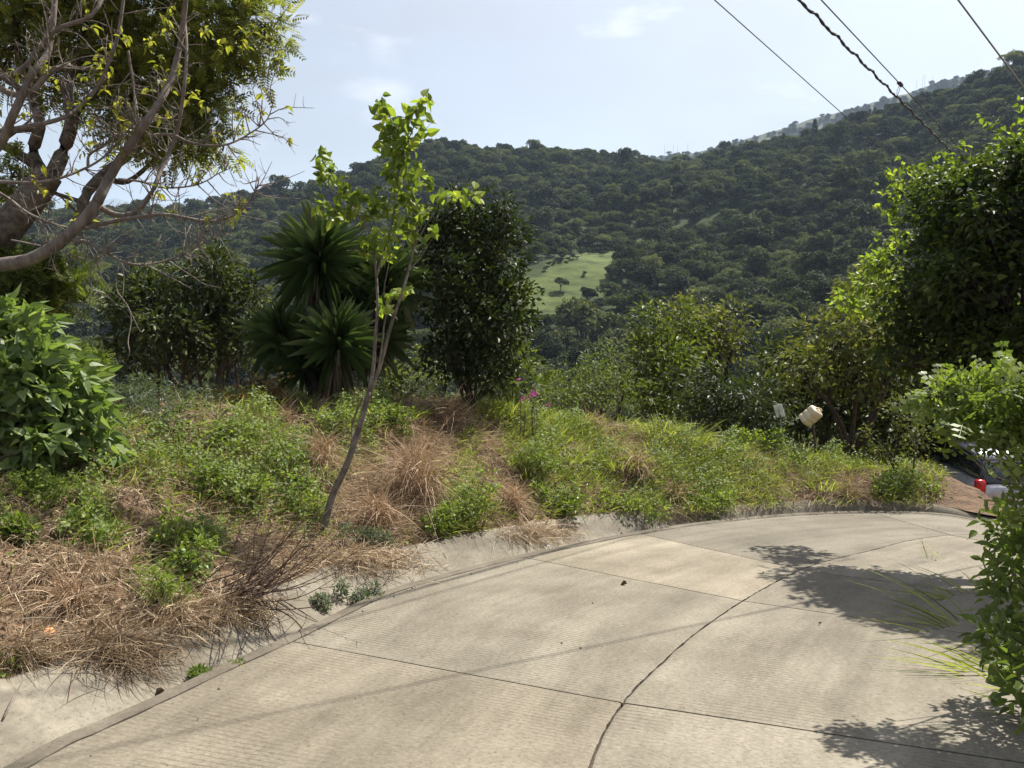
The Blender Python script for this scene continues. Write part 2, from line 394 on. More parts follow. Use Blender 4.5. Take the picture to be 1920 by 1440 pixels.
def ground(X, Y):
    r = np.hypot(X, Y); az = np.arctan2(X, Y)
    dl, il = sdist(LE, LEn, X, Y)
    o = np.maximum(dl, 0); s = LEs[il]
    gw_ = gut_w(s); zb = zroad(LE[il, 1]) + bank_profile(o + O_GUT - gw_, s)
    dr, ir = sdist(RE, leftn(RE), X, Y)
    d = np.maximum(-dr, 0)
    zr = zroad(np.minimum(Y, 14)) + .02 + .10 * np.minimum(d, 6) + .10 * fbm(X * 1.3, Y * 1.3, 3) * np.clip(d, 0, 1)
    zr = zr - .35 * np.maximum(d - 9, 0)
    on_r = in_poly(X, Y, ROADPOLY)
    near = np.where(on_r, zroad(Y) - .30, np.where(dl > 0, np.where((dl < gw_ + .05) & (s < S_key[7] + .9), zroad(Y) - .30, zb + .27 * np.clip((s - S_key[7] - .5) / .8, 0, 1) - .12 - .2 * np.clip((16 - o) / 4, 0, 1)), zr))
    near = np.where((Y < 0) & ~on_r & (dl < 0), zroad(Y) + .02 + .1 * np.minimum(d, 6), near)
    near = np.maximum(near, -60)
    zh = hill(np.maximum(r, 60), az)
    k = np.clip((r - 60) / 60, 0, 1) * (np.abs(az) < 2.0)
    z = np.where(k > 0, np.maximum(near, zh) * k + near * (1 - k), near)
    z = np.where(r > R0 - 30, np.where(np.abs(az) < 2.0, zh, z), z)
    z = np.where((np.abs(az) >= 2.0) & (r > 60), np.minimum(z, 18), z)
    return z
az_f = np.radians(np.concatenate([np.arange(-180, -46, 4.0), np.arange(-46, 50, .28), np.arange(50, 180.1, 4.0)]))
r_f = np.concatenate([[.4, 1, 1.8], np.arange(2.4, 18, .30), np.geomspace(18.4, 150, 36), np.arange(157, 700, 9), np.geomspace(715, 14000, 28)])
AZ, RR = np.meshgrid(az_f, r_f, indexing='ij')
XX, YY = RR * np.sin(AZ), RR * np.cos(AZ)
ZZ = ground(XX, YY)
def grid_faces(n, m):
    i = np.arange(n - 1)[:, None] * m; j = np.arange(m - 1)[None]
    a, b, c, d = i + j, i + j + 1, i + m + j + 1, i + m + j
    return np.concatenate([np.stack([a, c, b], -1).reshape(-1, 3), np.stack([a, d, c], -1).reshape(-1, 3)])
# meadow clearing and bare spur, as a ground cover mask on the slope
tx, ty, td = to_px(np.stack([XX.ravel(), YY.ravel(), ZZ.ravel()], 1))
MEADOW = [(975, 520), (1040, 492), (1105, 468), (1150, 470), (1165, 490), (1140, 520), (1150, 545), (1095, 555), (1060, 590), (1010, 612), (960, 640), (940, 600)]
SPURS = [[(1150, 462), (1250, 440), (1330, 412), (1470, 372), (1600, 325), (1610, 332), (1470, 384), (1340, 424), (1260, 452), (1160, 478)], [(1210, 470), (1240, 462), (1250, 478), (1220, 486)], [(1550, 425), (1580, 420), (1590, 436), (1560, 440)], [(1180, 475), (1290, 455), (1300, 462), (1190, 490)]]
mead = np.where(td > 60, .5, 0); mead = np.where(in_poly(tx, ty, MEADOW) & (td > 100), 1, mead)
for P in SPURS: mead = np.maximum(mead, .93 * (in_poly(tx, ty, P) & (td > 100)))
g = G(); g.add(np.stack([XX.ravel(), YY.ravel(), ZZ.ravel()], 1), grid_faces(*XX.shape), mead)
def terrain_mat():
    m, N, L = newmat('terrain_ground')
    tc = N('ShaderNodeTexCoord'); at = N('ShaderNodeAttribute'); at.attribute_name = 'var'
    n1 = N('ShaderNodeTexNoise'); n1.inputs['Scale'].default_value = .9; n1.inputs['Detail'].default_value = 8; L(tc.outputs['Object'], n1.inputs['Vector'])
    r1 = N('ShaderNodeValToRGB'); e = r1.color_ramp.elements; e[0].position = .35; e[0].color = (.07, .042, .024, 1); e[1].position = .68; e[1].color = (.19, .12, .07, 1); L(n1.outputs['Fac'], r1.inputs[0])
    mp = N('ShaderNodeMapping'); mp.inputs['Scale'].default_value = (.5, 1, 1); L(tc.outputs['Object'], mp.inputs[0])
    n2 = N('ShaderNodeTexNoise'); n2.inputs['Scale'].default_value = .16; n2.inputs['Detail'].default_value = 9; n2.inputs['Roughness'].default_value = .7; L(mp.outputs[0], n2.inputs['Vector'])
    r2 = N('ShaderNodeValToRGB'); e = r2.color_ramp.elements; e[0].position = .36; e[0].color = (.035, .048, .016, 1); e[1].position = .66; e[1].color = (.105, .13, .04, 1); L(n2.outputs['Fac'], r2.inputs[0])
    f1 = N('ShaderNodeMapRange'); f1.inputs[2].default_value = .5; L(at.outputs['Fac'], f1.inputs[0])
    f2 = N('ShaderNodeMapRange'); f2.inputs[1].default_value = .5; L(at.outputs['Fac'], f2.inputs[0])
    mf = N('ShaderNodeMix'); mf.data_type = 'RGBA'; L(f1.outputs[0], mf.inputs['Factor']); L(r1.outputs[0], mf.inputs[6]); mf.inputs[7].default_value = (.03, .042, .016, 1)
    mx = N('ShaderNodeMix'); mx.data_type = 'RGBA'; L(f2.outputs[0], mx.inputs['Factor']); L(mf.outputs[2], mx.inputs[6]); L(r2.outputs[0], mx.inputs[7])
    p = N('ShaderNodeBsdfPrincipled'); p.inputs['Roughness'].default_value = .95; p.inputs['Specular IOR Level'].default_value = .1; L(mx.outputs[2], p.inputs['Base Color'])
    n3 = N('ShaderNodeTexNoise'); n3.inputs['Scale'].default_value = 14; n3.inputs['Detail'].default_value = 6; L(tc.outputs['Object'], n3.inputs['Vector'])
    b = N('ShaderNodeBump'); b.inputs['Strength'].default_value = .7; b.inputs['Distance'].default_value = .04; L(n3.outputs['Fac'], b.inputs['Height']); L(b.outputs[0], p.inputs['Normal'])
    o = N('ShaderNodeOutputMaterial'); L(p.outputs[0], o.inputs['Surface']); return m
M['terrain'] = terrain_mat()
terrain = struct(obj('terrain', g.mesh('terrain', M['terrain'], smooth=True)))
tbvh = BVHTree.FromPolygons([Vector(v) for v in np.vstack(g.V)], [tuple(int(k) for k in f) for f in np.vstack(g.F)]) if False else None

# far blue ridge behind the hill and the distant mountains
def ridge_mesh(name, prof, dist, depth, mat, zlow, n=240, jag=0.0):
    prof = np.array(prof, float); xs = np.linspace(prof[0, 0], prof[-1, 0], n); ys = np.interp(xs, prof[:, 0], prof[:, 1])
    ys = ys + jag * (fbm(xs / 40, xs * 0 + 2, 4) - .5)
    rows = []
    for t, k in ((-.9, 0), (-.6, .30), (-.3, .66), (0, 1.0), (.5, .75), (1.2, 0)):
        d = dist + t * depth
        top = np.array([px(x, y, dist) for x, y in zip(xs, ys)])
        s = (d / dist); P = top.copy(); P[:, 0] *= s; P[:, 1] *= s
        P[:, 2] = zlow + (top[:, 2] - zlow) * np.clip(k + (.10 * (fbm(xs / 60 + t * 3, xs * 0 + t, 3) - .5) if k not in (0, 1.0) else 0), 0, 1)
        rows.append(P)
    g = G(); A = np.array(rows); g.add(A.reshape(-1, 3), grid_faces(len(rows), n)); return g, A
M['farhill'] = roughmat('far_forested_ridge', (.02, .03, .014), (.042, .052, .024), .03, bump=.0)
FARR = [(1000, 318), (1180, 305), (1240, 292), (1300, 287), (1380, 266), (1440, 248), (1510, 228), (1560, 213), (1620, 197), (1700, 176), (1740, 160), (1790, 147), (1835, 143), (1900, 120), (2300, 60)]
gf, FA = ridge_mesh('far_ridge', FARR, 1700, 500, None, -120, jag=5)
struct(obj('far_ridge', gf.mesh('far_ridge', M['farhill'], smooth=True)))
M['farmount'] = roughmat('distant_mountain_slopes', (.05, .06, .04), (.10, .10, .07), .0015, bump=0)
DM = [(-500, 400), (-200, 385), (-60, 398), (30, 392), (85, 376), (120, 372), (150, 386), (185, 378), (215, 371), (250, 384), (300, 380), (340, 394), (420, 402), (600, 412), (900, 420)]
gm, _ = ridge_mesh('distant_mountains', DM, 9500, 2500, None, -160, jag=9)
struct(obj('distant_mountains', gm.mesh('distant_mountains', M['farmount'], smooth=True)))

# ------------------------------------------------------------------ concrete
def concrete_mat(name, c0, c1, grooves):
    m, N, L = newmat(name)
    uv = N('ShaderNodeUVMap'); uv.uv_map = 'UVMap'; tc = N('ShaderNodeTexCoord'); oi = N('ShaderNodeObjectInfo')
    big = N('ShaderNodeTexNoise'); big.inputs['Scale'].default_value = 1.1; big.inputs['Detail'].default_value = 12; big.inputs['Roughness'].default_value = .72; L(tc.outputs['Object'], big.inputs['Vector'])
    r1 = N('ShaderNodeValToRGB'); e = r1.color_ramp.elements; e[0].position = .30; e[0].color = (*c0, 1); e[1].position = .70; e[1].color = (*c1, 1); L(big.outputs['Fac'], r1.inputs[0])
    # fine grain and dark grit, stretched along the brushing
    mp = N('ShaderNodeMapping'); mp.inputs['Scale'].default_value = (1.0, .45, 1) if grooves else (.5, .6, 1); L(uv.outputs[0], mp.inputs[0])
    gr = N('ShaderNodeTexNoise'); gr.inputs['Scale'].default_value = 58 if grooves else 40; gr.inputs['Detail'].default_value = 7; gr.inputs['Roughness'].default_value = .75; L(mp.outputs[0], gr.inputs['Vector'])
    r2 = N('ShaderNodeValToRGB'); e = r2.color_ramp.elements; e[0].position = .30; e[0].color = (.58, .56, .53, 1) if grooves else (.74, .72, .69, 1); e[1].position = .62 if grooves else .6; e[1].color = (1.04, 1.03, 1.0, 1); L(gr.outputs['Fac'], r2.inputs[0])
    mul = N('ShaderNodeMix'); mul.data_type = 'RGBA'; mul.blend_type = 'MULTIPLY'; mul.inputs['Factor'].default_value = 1; L(r1.outputs[0], mul.inputs[6]); L(r2.outputs[0], mul.inputs[7])
    # stains
    st = N('ShaderNodeTexNoise'); st.inputs['Scale'].default_value = .7; st.inputs['Detail'].default_value = 10; st.inputs['Roughness'].default_value = .68; L(tc.outputs['Object'], st.inputs['Vector'])
    r3 = N('ShaderNodeValToRGB'); e = r3.color_ramp.elements; e[0].position = .40; e[0].color = (.74, .72, .70, 1); e[1].position = .58; e[1].color = (1, 1, 1, 1); L(st.outputs['Fac'], r3.inputs[0])
    mu2 = N('ShaderNodeMix'); mu2.data_type = 'RGBA'; mu2.blend_type = 'MULTIPLY'; mu2.inputs['Factor'].default_value = .8; L(mul.outputs[2], mu2.inputs[6]); L(r3.outputs[0], mu2.inputs[7])
    # sparse dark pits and tyre-rubbed bands along the travel direction
    pt = N('ShaderNodeTexNoise'); pt.inputs['Scale'].default_value = 46; pt.inputs['Detail'].default_value = 5; pt.inputs['Roughness'].default_value = .8; L(tc.outputs['Object'], pt.inputs['Vector'])
    r5 = N('ShaderNodeValToRGB'); e = r5.color_ramp.elements; e[0].position = .30; e[0].color = (.40, .37, .34, 1); e[1].position = .46; e[1].color = (1.03, 1.03, 1.02, 1); L(pt.outputs['Fac'], r5.inputs[0])
    mu3 = N('ShaderNodeMix'); mu3.data_type = 'RGBA'; mu3.blend_type = 'MULTIPLY'; mu3.inputs['Factor'].default_value = .85; L(mu2.outputs[2], mu3.inputs[6]); L(r5.outputs[0], mu3.inputs[7])
    m3 = N('ShaderNodeMapping'); m3.inputs['Scale'].default_value = (.16, 1.5, 1); L(uv.outputs[0], m3.inputs[0])
    tk = N('ShaderNodeTexNoise'); tk.inputs['Scale'].default_value = 1.6; tk.inputs['Detail'].default_value = 6; tk.inputs['Roughness'].default_value = .65; L(m3.outputs[0], tk.inputs['Vector'])
    r6 = N('ShaderNodeValToRGB'); e = r6.color_ramp.elements; e[0].position = .36; e[0].color = (.66, .645, .62, 1); e[1].position = .60; e[1].color = (1.06, 1.05, 1.03, 1); L(tk.outputs['Fac'], r6.inputs[0])
    mu4 = N('ShaderNodeMix'); mu4.data_type = 'RGBA'; mu4.blend_type = 'MULTIPLY'; mu4.inputs['Factor'].default_value = .75; L(mu3.outputs[2], mu4.inputs[6]); L(r6.outputs[0], mu4.inputs[7])
    colr = mu4.outputs[2]
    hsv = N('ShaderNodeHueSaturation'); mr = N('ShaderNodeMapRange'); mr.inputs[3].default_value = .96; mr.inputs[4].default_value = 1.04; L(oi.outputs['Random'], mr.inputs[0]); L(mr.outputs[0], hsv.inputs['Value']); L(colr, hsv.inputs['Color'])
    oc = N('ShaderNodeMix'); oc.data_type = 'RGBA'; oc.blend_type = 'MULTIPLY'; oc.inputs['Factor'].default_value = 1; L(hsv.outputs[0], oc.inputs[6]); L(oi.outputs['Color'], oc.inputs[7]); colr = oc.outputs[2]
    p = N('ShaderNodeBsdfPrincipled'); p.inputs['Roughness'].default_value = .88; p.inputs['Specular IOR Level'].default_value = .25
    b = N('ShaderNodeBump'); b.inputs['Strength'].default_value = .45; b.inputs['Distance'].default_value = .006; L(gr.outputs['Fac'], b.inputs['Height'])
    nrm = b.outputs[0]
    if grooves:
        sx = N('ShaderNodeSeparateXYZ'); L(uv.outputs[0], sx.inputs[0])
        wn = N('ShaderNodeTexNoise'); wn.inputs['Scale'].default_value = 1.6; wn.inputs['Detail'].default_value = 3; L(uv.outputs[0], wn.inputs['Vector'])
        a1 = N('ShaderNodeMath'); a1.operation = 'MULTIPLY_ADD'; a1.inputs[1].default_value = .035; L(wn.outputs['Fac'], a1.inputs[0]); L(sx.outputs['X'], a1.inputs[2])
        fr = N('ShaderNodeMath'); fr.operation = 'MULTIPLY'; fr.inputs[1].default_value = 2 * math.pi / .043; L(a1.outputs[0], fr.inputs[0])
        sn = N('ShaderNodeMath'); sn.operation = 'SINE'; L(fr.outputs[0], sn.inputs[0])
        r4 = N('ShaderNodeMapRange'); r4.inputs[1].default_value = .45; r4.inputs[2].default_value = .95; L(sn.outputs[0], r4.inputs[0])
        # worn away in patches (wheel tracks and trowelled areas)
        wr = N('ShaderNodeTexNoise'); wr.inputs['Scale'].default_value = .8; wr.inputs['Detail'].default_value = 5; L(uv.outputs[0], wr.inputs['Vector'])
        w2 = N('ShaderNodeMapRange'); w2.inputs[1].default_value = .42; w2.inputs[2].default_value = .70; w2.inputs[3].default_value = .05; w2.inputs[4].default_value = 1.0; L(wr.outputs['Fac'], w2.inputs[0])
        gm_ = N('ShaderNodeMath'); gm_.operation = 'MULTIPLY'; L(r4.outputs[0], gm_.inputs[0]); L(w2.outputs[0], gm_.inputs[1])
        g2 = N('ShaderNodeMath'); g2.operation = 'MULTIPLY'; L(gm_.outputs[0], g2.inputs[0]); g2.inputs[1].default_value = .62
        dk = N('ShaderNodeMix'); dk.data_type = 'RGBA'; dk.blend_type = 'MULTIPLY'; L(g2.outputs[0], dk.inputs['Factor']); L(colr, dk.inputs[6]); dk.inputs[7].default_value = (.50, .46, .42, 1); colr = dk.outputs[2]
        b2 = N('ShaderNodeBump'); b2.invert = True; b2.inputs['Strength'].default_value = .7; b2.inputs['Distance'].default_value = .0045; L(gm_.outputs[0], b2.inputs['Height']); L(nrm, b2.inputs['Normal']); nrm = b2.outputs[0]
    L(colr, p.inputs['Base Color']); L(nrm, p.inputs['Normal'])
    o = N('ShaderNodeOutputMaterial'); L(p.outputs[0], o.inputs['Surface']); return m
M['slab'] = concrete_mat('grooved_concrete', (.18, .163, .132), (.27, .248, .207), True)
M['gutter'] = concrete_mat('trowelled_concrete', (.125, .11, .086), (.27, .25, .21), False)
M['joint'] = roughmat('joint_dirt', (.03, .024, .018), (.09, .07, .05), 20)

# road bed under the slabs
def strip(A, B, m=2, z=0.0, extra=0):
    t = np.linspace(0, 1, m)[None, :, None]
    P = A[:, None] * (1 - t) + B[:, None] * t
    Z = zroad(P[..., 1]) + z
    return np.concatenate([P, Z[..., None]], -1)
road_base = G()
n_ = 300
Lr = LE[:int(len(LE) * .97)]
P = strip(resample(Lr, n_), resample(np.vstack([CE]), n_), 2, -.035); road_base.add(P.reshape(-1, 3), grid_faces(n_, 2))
P = strip(resample(CE[:int(len(CE) * .80)], n_), resample(RE, n_) , 2, -.035); road_base.add(P.reshape(-1, 3), grid_faces(n_, 2))
road = struct(obj('road', road_base.mesh('road_bed', M['joint'])))
def edge_slice(poly, p0, p1):
    i, j = nearest(poly, *p0), nearest(poly, *p1); return poly[min(i, j):max(i, j) + 1]
def make_slab(A, B, gapA0, gapA1, s0):
    """slab between polylines A (left) and B (right) of the same travel direction"""
    n = max(8, int(arc(A)[-1] / .07)); A = resample(A, n); B = resample(B, n)
    jit = lambda k: .010 * (fbm(np.arange(n) * .8 + k, np.full(n, k * 3.3), 3) - .5) * 2
    ac = unit(B - A)
    A = A + ac * (gapA0 + jit(s0 + 1.3))[:, None]; B = B - ac * (gapA1 + jit(s0 + 7.7))[:, None]
    m = 14; t = np.concatenate([[0], np.linspace(.006, .994, m - 2), [1]])
    P = A[:, None] * (1 - t)[None, :, None] + B[:, None] * t[None, :, None]
    tr = unit(np.gradient(P, axis=0))
    e = .006 + .004 * np.abs(fbm(np.arange(m) * 1.7 + s0, np.full(m, s0), 2) - .5) * 2
    P[0] += tr[0] * e[:, None]; P[-1] -= tr[-1] * e[:, None]
    Z = zroad(P[..., 1]) + .004 * (fbm(P[..., 0] * 1.5, P[..., 1] * 1.5, 2) - .5)
    Z[:, 0] -= .004; Z[:, -1] -= .004; Z[0] -= .003; Z[-1] -= .003
    top = np.concatenate([P, Z[..., None]], -1)
    mid = .5 * (A + B); ss = s0 + arc(mid); w = np.linalg.norm(B - A, axis=1)
    UV = np.stack([np.repeat(ss[:, None], m, 1), t[None] * w[:, None]], -1)
    v = top.reshape(-1, 3); f = grid_faces(n, m)[:, ::-1]; uv = UV.reshape(-1, 2)
    ring = np.concatenate([np.arange(m), np.arange(1, n) * m + m - 1, (n - 1) * m + np.arange(m - 2, -1, -1), np.arange(n - 2, 0, -1) * m])
    low = v[ring] - np.array([0, 0, .033]); k = len(v); q = len(ring)
    a = ring; b = np.roll(ring, -1); c = k + np.roll(np.arange(q), -1); d = k + np.arange(q)
    f = np.vstack([f, np.stack([a, d, c], 1), np.stack([a, c, b], 1)])
    g = G(); g.add(np.vstack([v, low]), f)
    return g, np.vstack([uv, uv[ring]])
JL = [(-2.72, -4), (-2.66, -.5)] + [tuple(on_road(*p)[:2]) for p in [(545, 1203), (985, 1045), (1200, 1001), (1640, 962), (1885, 984)]]
JC = [(-.30, -4), (-.2, -.4)] + [tuple(on_road(*p)[:2]) for p in [(1170, 1315), (1395, 1125), (1500, 1068), (1790, 1004), (1850, 1003)]]
JL.append(tuple(LE[-25])); JC.append(tuple(CE[-25]))
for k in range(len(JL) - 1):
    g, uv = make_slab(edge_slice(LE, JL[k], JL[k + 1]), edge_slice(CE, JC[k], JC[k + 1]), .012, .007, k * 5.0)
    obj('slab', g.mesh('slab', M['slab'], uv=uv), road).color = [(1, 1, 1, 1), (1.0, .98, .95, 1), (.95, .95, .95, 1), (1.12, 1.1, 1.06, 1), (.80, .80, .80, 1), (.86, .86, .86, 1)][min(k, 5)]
for k in range(len(JC) - 1):
    i, j = nearest(CE, *JC[k]), nearest(CE, *JC[k + 1]); j = min(j, len(RE) - 1)
    if j - i < 4: continue
    g, uv = make_slab(CE[i:j + 1], RE[i:j + 1], .007, .0, 60 + k * 5.0)
    obj('slab', g.mesh('slab', M['slab'], uv=uv), road)

# lined gutter along the left edge (kerb lip, channel, sloping face)
GP = [(.000, -.030), (.001, -.004), (.010, .003), (.085, .004), (.100, -.004), (.110, -.07), (.128, -.105), (.19, -.124), (.27, -.116), (.36, -.082), (.47, -.024), (.58, .04), (.69, .094), (.74, .108), (O_GUT + .02, .104), (O_GUT + .03, .0)]
i1 = nearest(LE, *on_road(1885, 984)[:2])
LG = resample(LE[:i1], 420); nG = leftn(LG); sG = arc(LG); ph = np.interp(sG, LEs, np.clip(bank_h(LEs) / .5, .05, 1))
rows = []
for (o, h) in GP:
    oo = o + (.012 * (fbm(sG * 2 + o * 5, sG * 0 + o * 9, 3) - .5) if .08 < o < 1 else .014 * (fbm(sG * 5, sG * 0 + o, 4) - .5))
    P = LG + nG * (np.asarray(oo) * (1.0 if o <= .1 else (.1 + (o - .1) * (gut_w(sG) - .1) / (O_GUT - .1)) / o) * np.ones(len(LG)))[:, None]
    hh = h * (ph if h > 0.01 else 1) + (.006 * (fbm(sG * 3 + o * 11, sG * 0 + o, 3) - .5))
    rows.append(np.concatenate([P, (zroad(LG[:, 1]) + hh)[:, None]], 1))
rows = np.array(rows)
nk = 6
gg = G(); gg.add(rows[nk - 1:].reshape(-1, 3), grid_faces(len(GP) - nk + 1, len(LG))[:, ::-1])
uvg = np.stack([np.tile(sG, len(GP)), np.repeat([o for o, _ in GP], len(LG))], 1)
gutter = struct(obj('gutter', gg.mesh('gutter', M['gutter'], smooth=True, uv=uvg[(nk - 1) * len(LG):])))
gk_ = G(); gk_.add(rows[:nk].reshape(-1, 3), grid_faces(nk, len(LG))[:, ::-1])
M['kerb'] = concrete_mat('dirty_kerb_concrete', (.085, .074, .058), (.185, .165, .135), False)
struct(obj('kerb', gk_.mesh('kerb', M['kerb'], uv=uvg[:nk * len(LG)])))

# ------------------------------------------------------------------ bank
i1b = nearest(LE, 8.3, 10.0)
LB = resample(LE[:i1b], 360); nB = leftn(LB); sB = arc(LB)
# spread the normals smoothly so that rows do not cross
k_ = np.ones(31) / 31; nB = unit(np.stack([np.convolve(np.pad(nB[:, c], 15, 'edge'), k_, 'valid') for c in (0, 1)], 1))
OB = np.concatenate([[O_GUT - .015, O_GUT + .04], np.arange(1.08, 5.2, .10), np.arange(5.3, 17, .5)])
def bank_xyz(s, o, lump=True):
    """world position on the bank for arc length s and offset o"""
    s = np.asarray(s, float); o = np.asarray(o, float)
    P = np.stack([np.interp(s, sB, LB[:, k]) for k in (0, 1)], -1); n = np.stack([np.interp(s, sB, nB[:, k]) for k in (0, 1)], -1)
    Q = P + n * (o - O_GUT + gut_w(s))[..., None]
    z = zroad(P[..., 1]) + bank_profile(o, s)
    if lump: z = z + lumps(Q[..., 0], Q[..., 1]) * np.clip((o - 1.0) / .5, 0, 1)
    return np.concatenate([Q, z[..., None]], -1)
SS, OO = np.meshgrid(sB, OB, indexing='ij')
BP = bank_xyz(SS, OO)
BP[:, -1, 2] -= 1.2
red = np.zeros(SS.shape)
gb = G(); gb.add(BP.reshape(-1, 3), grid_faces(*SS.shape)[:, ::-1])
M['bank'] = roughmat('bank_soil', (.055, .036, .022), (.20, .125, .075), 5, bump=1.0, bscale=30, dist=.05)
bank = struct(obj('bank', gb.mesh('bank', M['bank'], smooth=True)))
allV = np.vstack([np.vstack(gb.V), np.vstack(gg.V)]); allF = np.vstack([np.vstack(gb.F), np.vstack(gg.F) + len(np.vstack(gb.V))])
bvh = BVHTree.FromPolygons(allV.tolist(), allF.tolist())
def hit(x, y):
    r = ray(x, y); h = bvh.ray_cast(Vector(CAM), Vector(unit(r)))
    if h[0] is None: return on_road(x, y), np.array([0, 0, 1.0])
    n = np.array(h[1]); n = n if n[2] > 0 else -n
    return np.array(h[0]), n
def drop(P):
    h = bvh.ray_cast(Vector((P[0], P[1], 30)), Vector((0, 0, -1)))
    if h[0] is not None: return np.array(h[0])
    return np.array([P[0], P[1], float(ground(np.array([P[0]]), np.array([P[1]]))[0])])

# ------------------------------------------------------------------ far forest
def tree_form(seed, flat, nb, leaves, tuft, pale):
    r = np.random.default_rng(seed); g = G(); gt = G()
    th = r.uniform(0, 2 * math.pi, nb); rad = r.uniform(.15, .88, nb)
    C = np.stack([np.cos(th) * rad, np.sin(th) * rad, r.uniform(.7, 1.3, nb) + .3 * (1 - rad)], 1); C[0] = (0, 0, 1.25)
    S = r.uniform(.20, .54, nb); S[0] = .5
    C[:, 2] = .75 + (C[:, 2] - .75) * flat
    k = r.choice(nb, leaves, p=S ** 2 / (S ** 2).sum())
    u = unit(r.normal(size=(leaves, 3)) + np.array([0, 0, .35]))
    u[:, 2] = np.where(u[:, 2] < -.35, -u[:, 2], u[:, 2])
    lump = 1 + .46 * (fbm(u[:, 0] * 3 + k * 7, u[:, 1] * 3 + u[:, 2] * 3, 2) - .5) * 2
    pos = C[k] + u * (S[k] * lump * (1 - .22 * r.random(leaves) ** 2))[:, None] * np.array([1, 1, .72 * (.6 + .4 * flat)])
    d = unit(u + .8 * r.normal(size=u.shape) + np.array([0, 0, -.25])); n = unit(u * .8 + np.array([0, 0, .5]) + .45 * r.normal(size=u.shape))
    X, Y, Z = frames(d, n); sz = tuft * r.uniform(.6, 1.3, leaves)
    var = np.clip(.25 + .5 * r.random(leaves) + .3 * (r.random(nb)[k] - .5), 0, 1)
    g.inst(*TUFT, pos - Y * sz[:, None] * .5, X, Y, Z, np.stack([sz * .8, sz, sz], 1), var)
    nl = g.n
    tube(gt, spline([(0, 0, -.35), (.03, .02, .3), (0, 0, .8)], 5), [.07, .055, .04], 5)
    for c in C[:6]: tube(gt, spline([(0, 0, .45), c * np.array([.5, .5, .8]), c], 4), [.035, .025, .01], 4)
    return g, gt
def pine_form(seed):
    r = np.random.default_rng(seed); g = G(); gt = G()
    n = 900; z = r.uniform(.5, 3.0, n); th = r.uniform(0, 6.28, n); rad = (3.15 - z) * .27 * r.uniform(.3, 1, n) * (0.7 + .5 * noise2(z * 5, th))
    pos = np.stack([np.cos(th) * rad, np.sin(th) * rad, z], 1); d = unit(np.stack([np.cos(th), np.sin(th), r.uniform(-.4, .3, n)], 1)); nn = unit(r.normal(size=(n, 3)) * .4 + np.array([0, 0, 1]))
    X, Y, Z = frames(d, nn); sz = r.uniform(.16, .3, n); g.inst(*TUFT, pos, X, Y, Z, np.stack([sz * .7, sz, sz], 1), r.uniform(.05, .5, n))
    tube(gt, np.array([(0, 0, -.3), (0, 0, 1.5), (0, 0, 3)]), [.07, .05, .01], 5)
    return g, gt
def joined(g, gt, name, leaf, bark):
    """one mesh, leaves slot 0, bark slot 1"""
    nf = len(np.vstack(g.F)); nbk = len(np.vstack(gt.F)); h = G()
    h.add(np.vstack(g.V), np.vstack(g.F), np.concatenate(g.A)); h.add(np.vstack(gt.V), np.vstack(gt.F), .4)
    me = h.mesh(name, leaf); me.materials.append(bark)
    mi = np.zeros(nf + nbk, np.int32); mi[nf:] = 1; me.polygons.foreach_set('material_index', mi); return me
forms = []
for s_, (flat, nb, lv, tf, mat) in enumerate([(1.0, 9, 2000, .15, 'forest'), (.9, 12, 2300, .14, 'forest'), (1.25, 9, 2000, .15, 'forest'), (.8, 14, 2300, .13, 'forest'), (.55, 13, 2200, .12, 'forest_pale'), (.7, 11, 2000, .12, 'forest_pale'), (1.7, 9, 1900, .15, 'forest')]):
    forms.append(joined(*tree_form(100 + s_, flat, nb, lv, tf, 0), 'hillside_tree', M[mat], M['bark_far']))
forms.append(joined(*pine_form(5), 'ridge_pine', M['forest'], M['bark_far']))
r = np.random.default_rng(21)
cell = 6.3
gx, gy = np.meshgrid(np.arange(-640, 720, cell), np.arange(20, 740, cell), indexing='ij')
gx = gx.ravel() + r.uniform(-.48, .48, gx.size) * cell; gy = gy.ravel() + r.uniform(-.48, .48, gy.size) * cell
rr, aa = np.hypot(gx, gy), np.arctan2(gx, gy)
yr, RRd = ridge_of(aa)
keep = (np.abs(aa) < math.radians(47)) & (rr > 95) & (rr < RRd * 1.03)
gx, gy, rr, aa, RRd = gx[keep], gy[keep], rr[keep], aa[keep], RRd[keep]
gz = ground(gx, gy)
fx, fy, fd = to_px(np.stack([gx, gy, gz], 1))
m_ = in_poly(fx, fy, MEADOW); 
for P in SPURS: m_ |= in_poly(fx, fy, P) & (r.random(len(fx)) < .75)
patch = fbm(gx / 40, gy / 40, 3)
keep = ~m_ & (r.random(len(gx)) < .97)
gx, gy, gz, rr, fx, fy, fd, RRd, patch = [a[keep] for a in (gx, gy, gz, rr, fx, fy, fd, RRd, patch)]
nT = len(gx)
size = 2.6 + 3.6 * r.random(nT) ** 1.8 + 2.6 * (r.random(nT) < .07)
near_meadow = np.hypot((fx - 1060) / 120, (fy - 540) / 90) < 1.15
size = np.where(near_meadow, size * .82, size)
kind = r.choice(7, nT, p=[.2, .2, .17, .16, .09, .10, .08])
kind = np.where((patch > .60) & (r.random(nT) < .5), 4 + (r.random(nT) < .5), kind)
pine = (rr > RRd * .93) & (fx > 1180) & (r.random(nT) < .10); kind = np.where(pine, 7, kind)
size = np.where(kind == 7, size * .62, size)
scl = np.stack([size, size * r.uniform(.9, 1.1, nT), size * r.uniform(.85, 1.3, nT)], 1)
rot = r.uniform(0, 6.28, nT); z0 = gz - size * .42
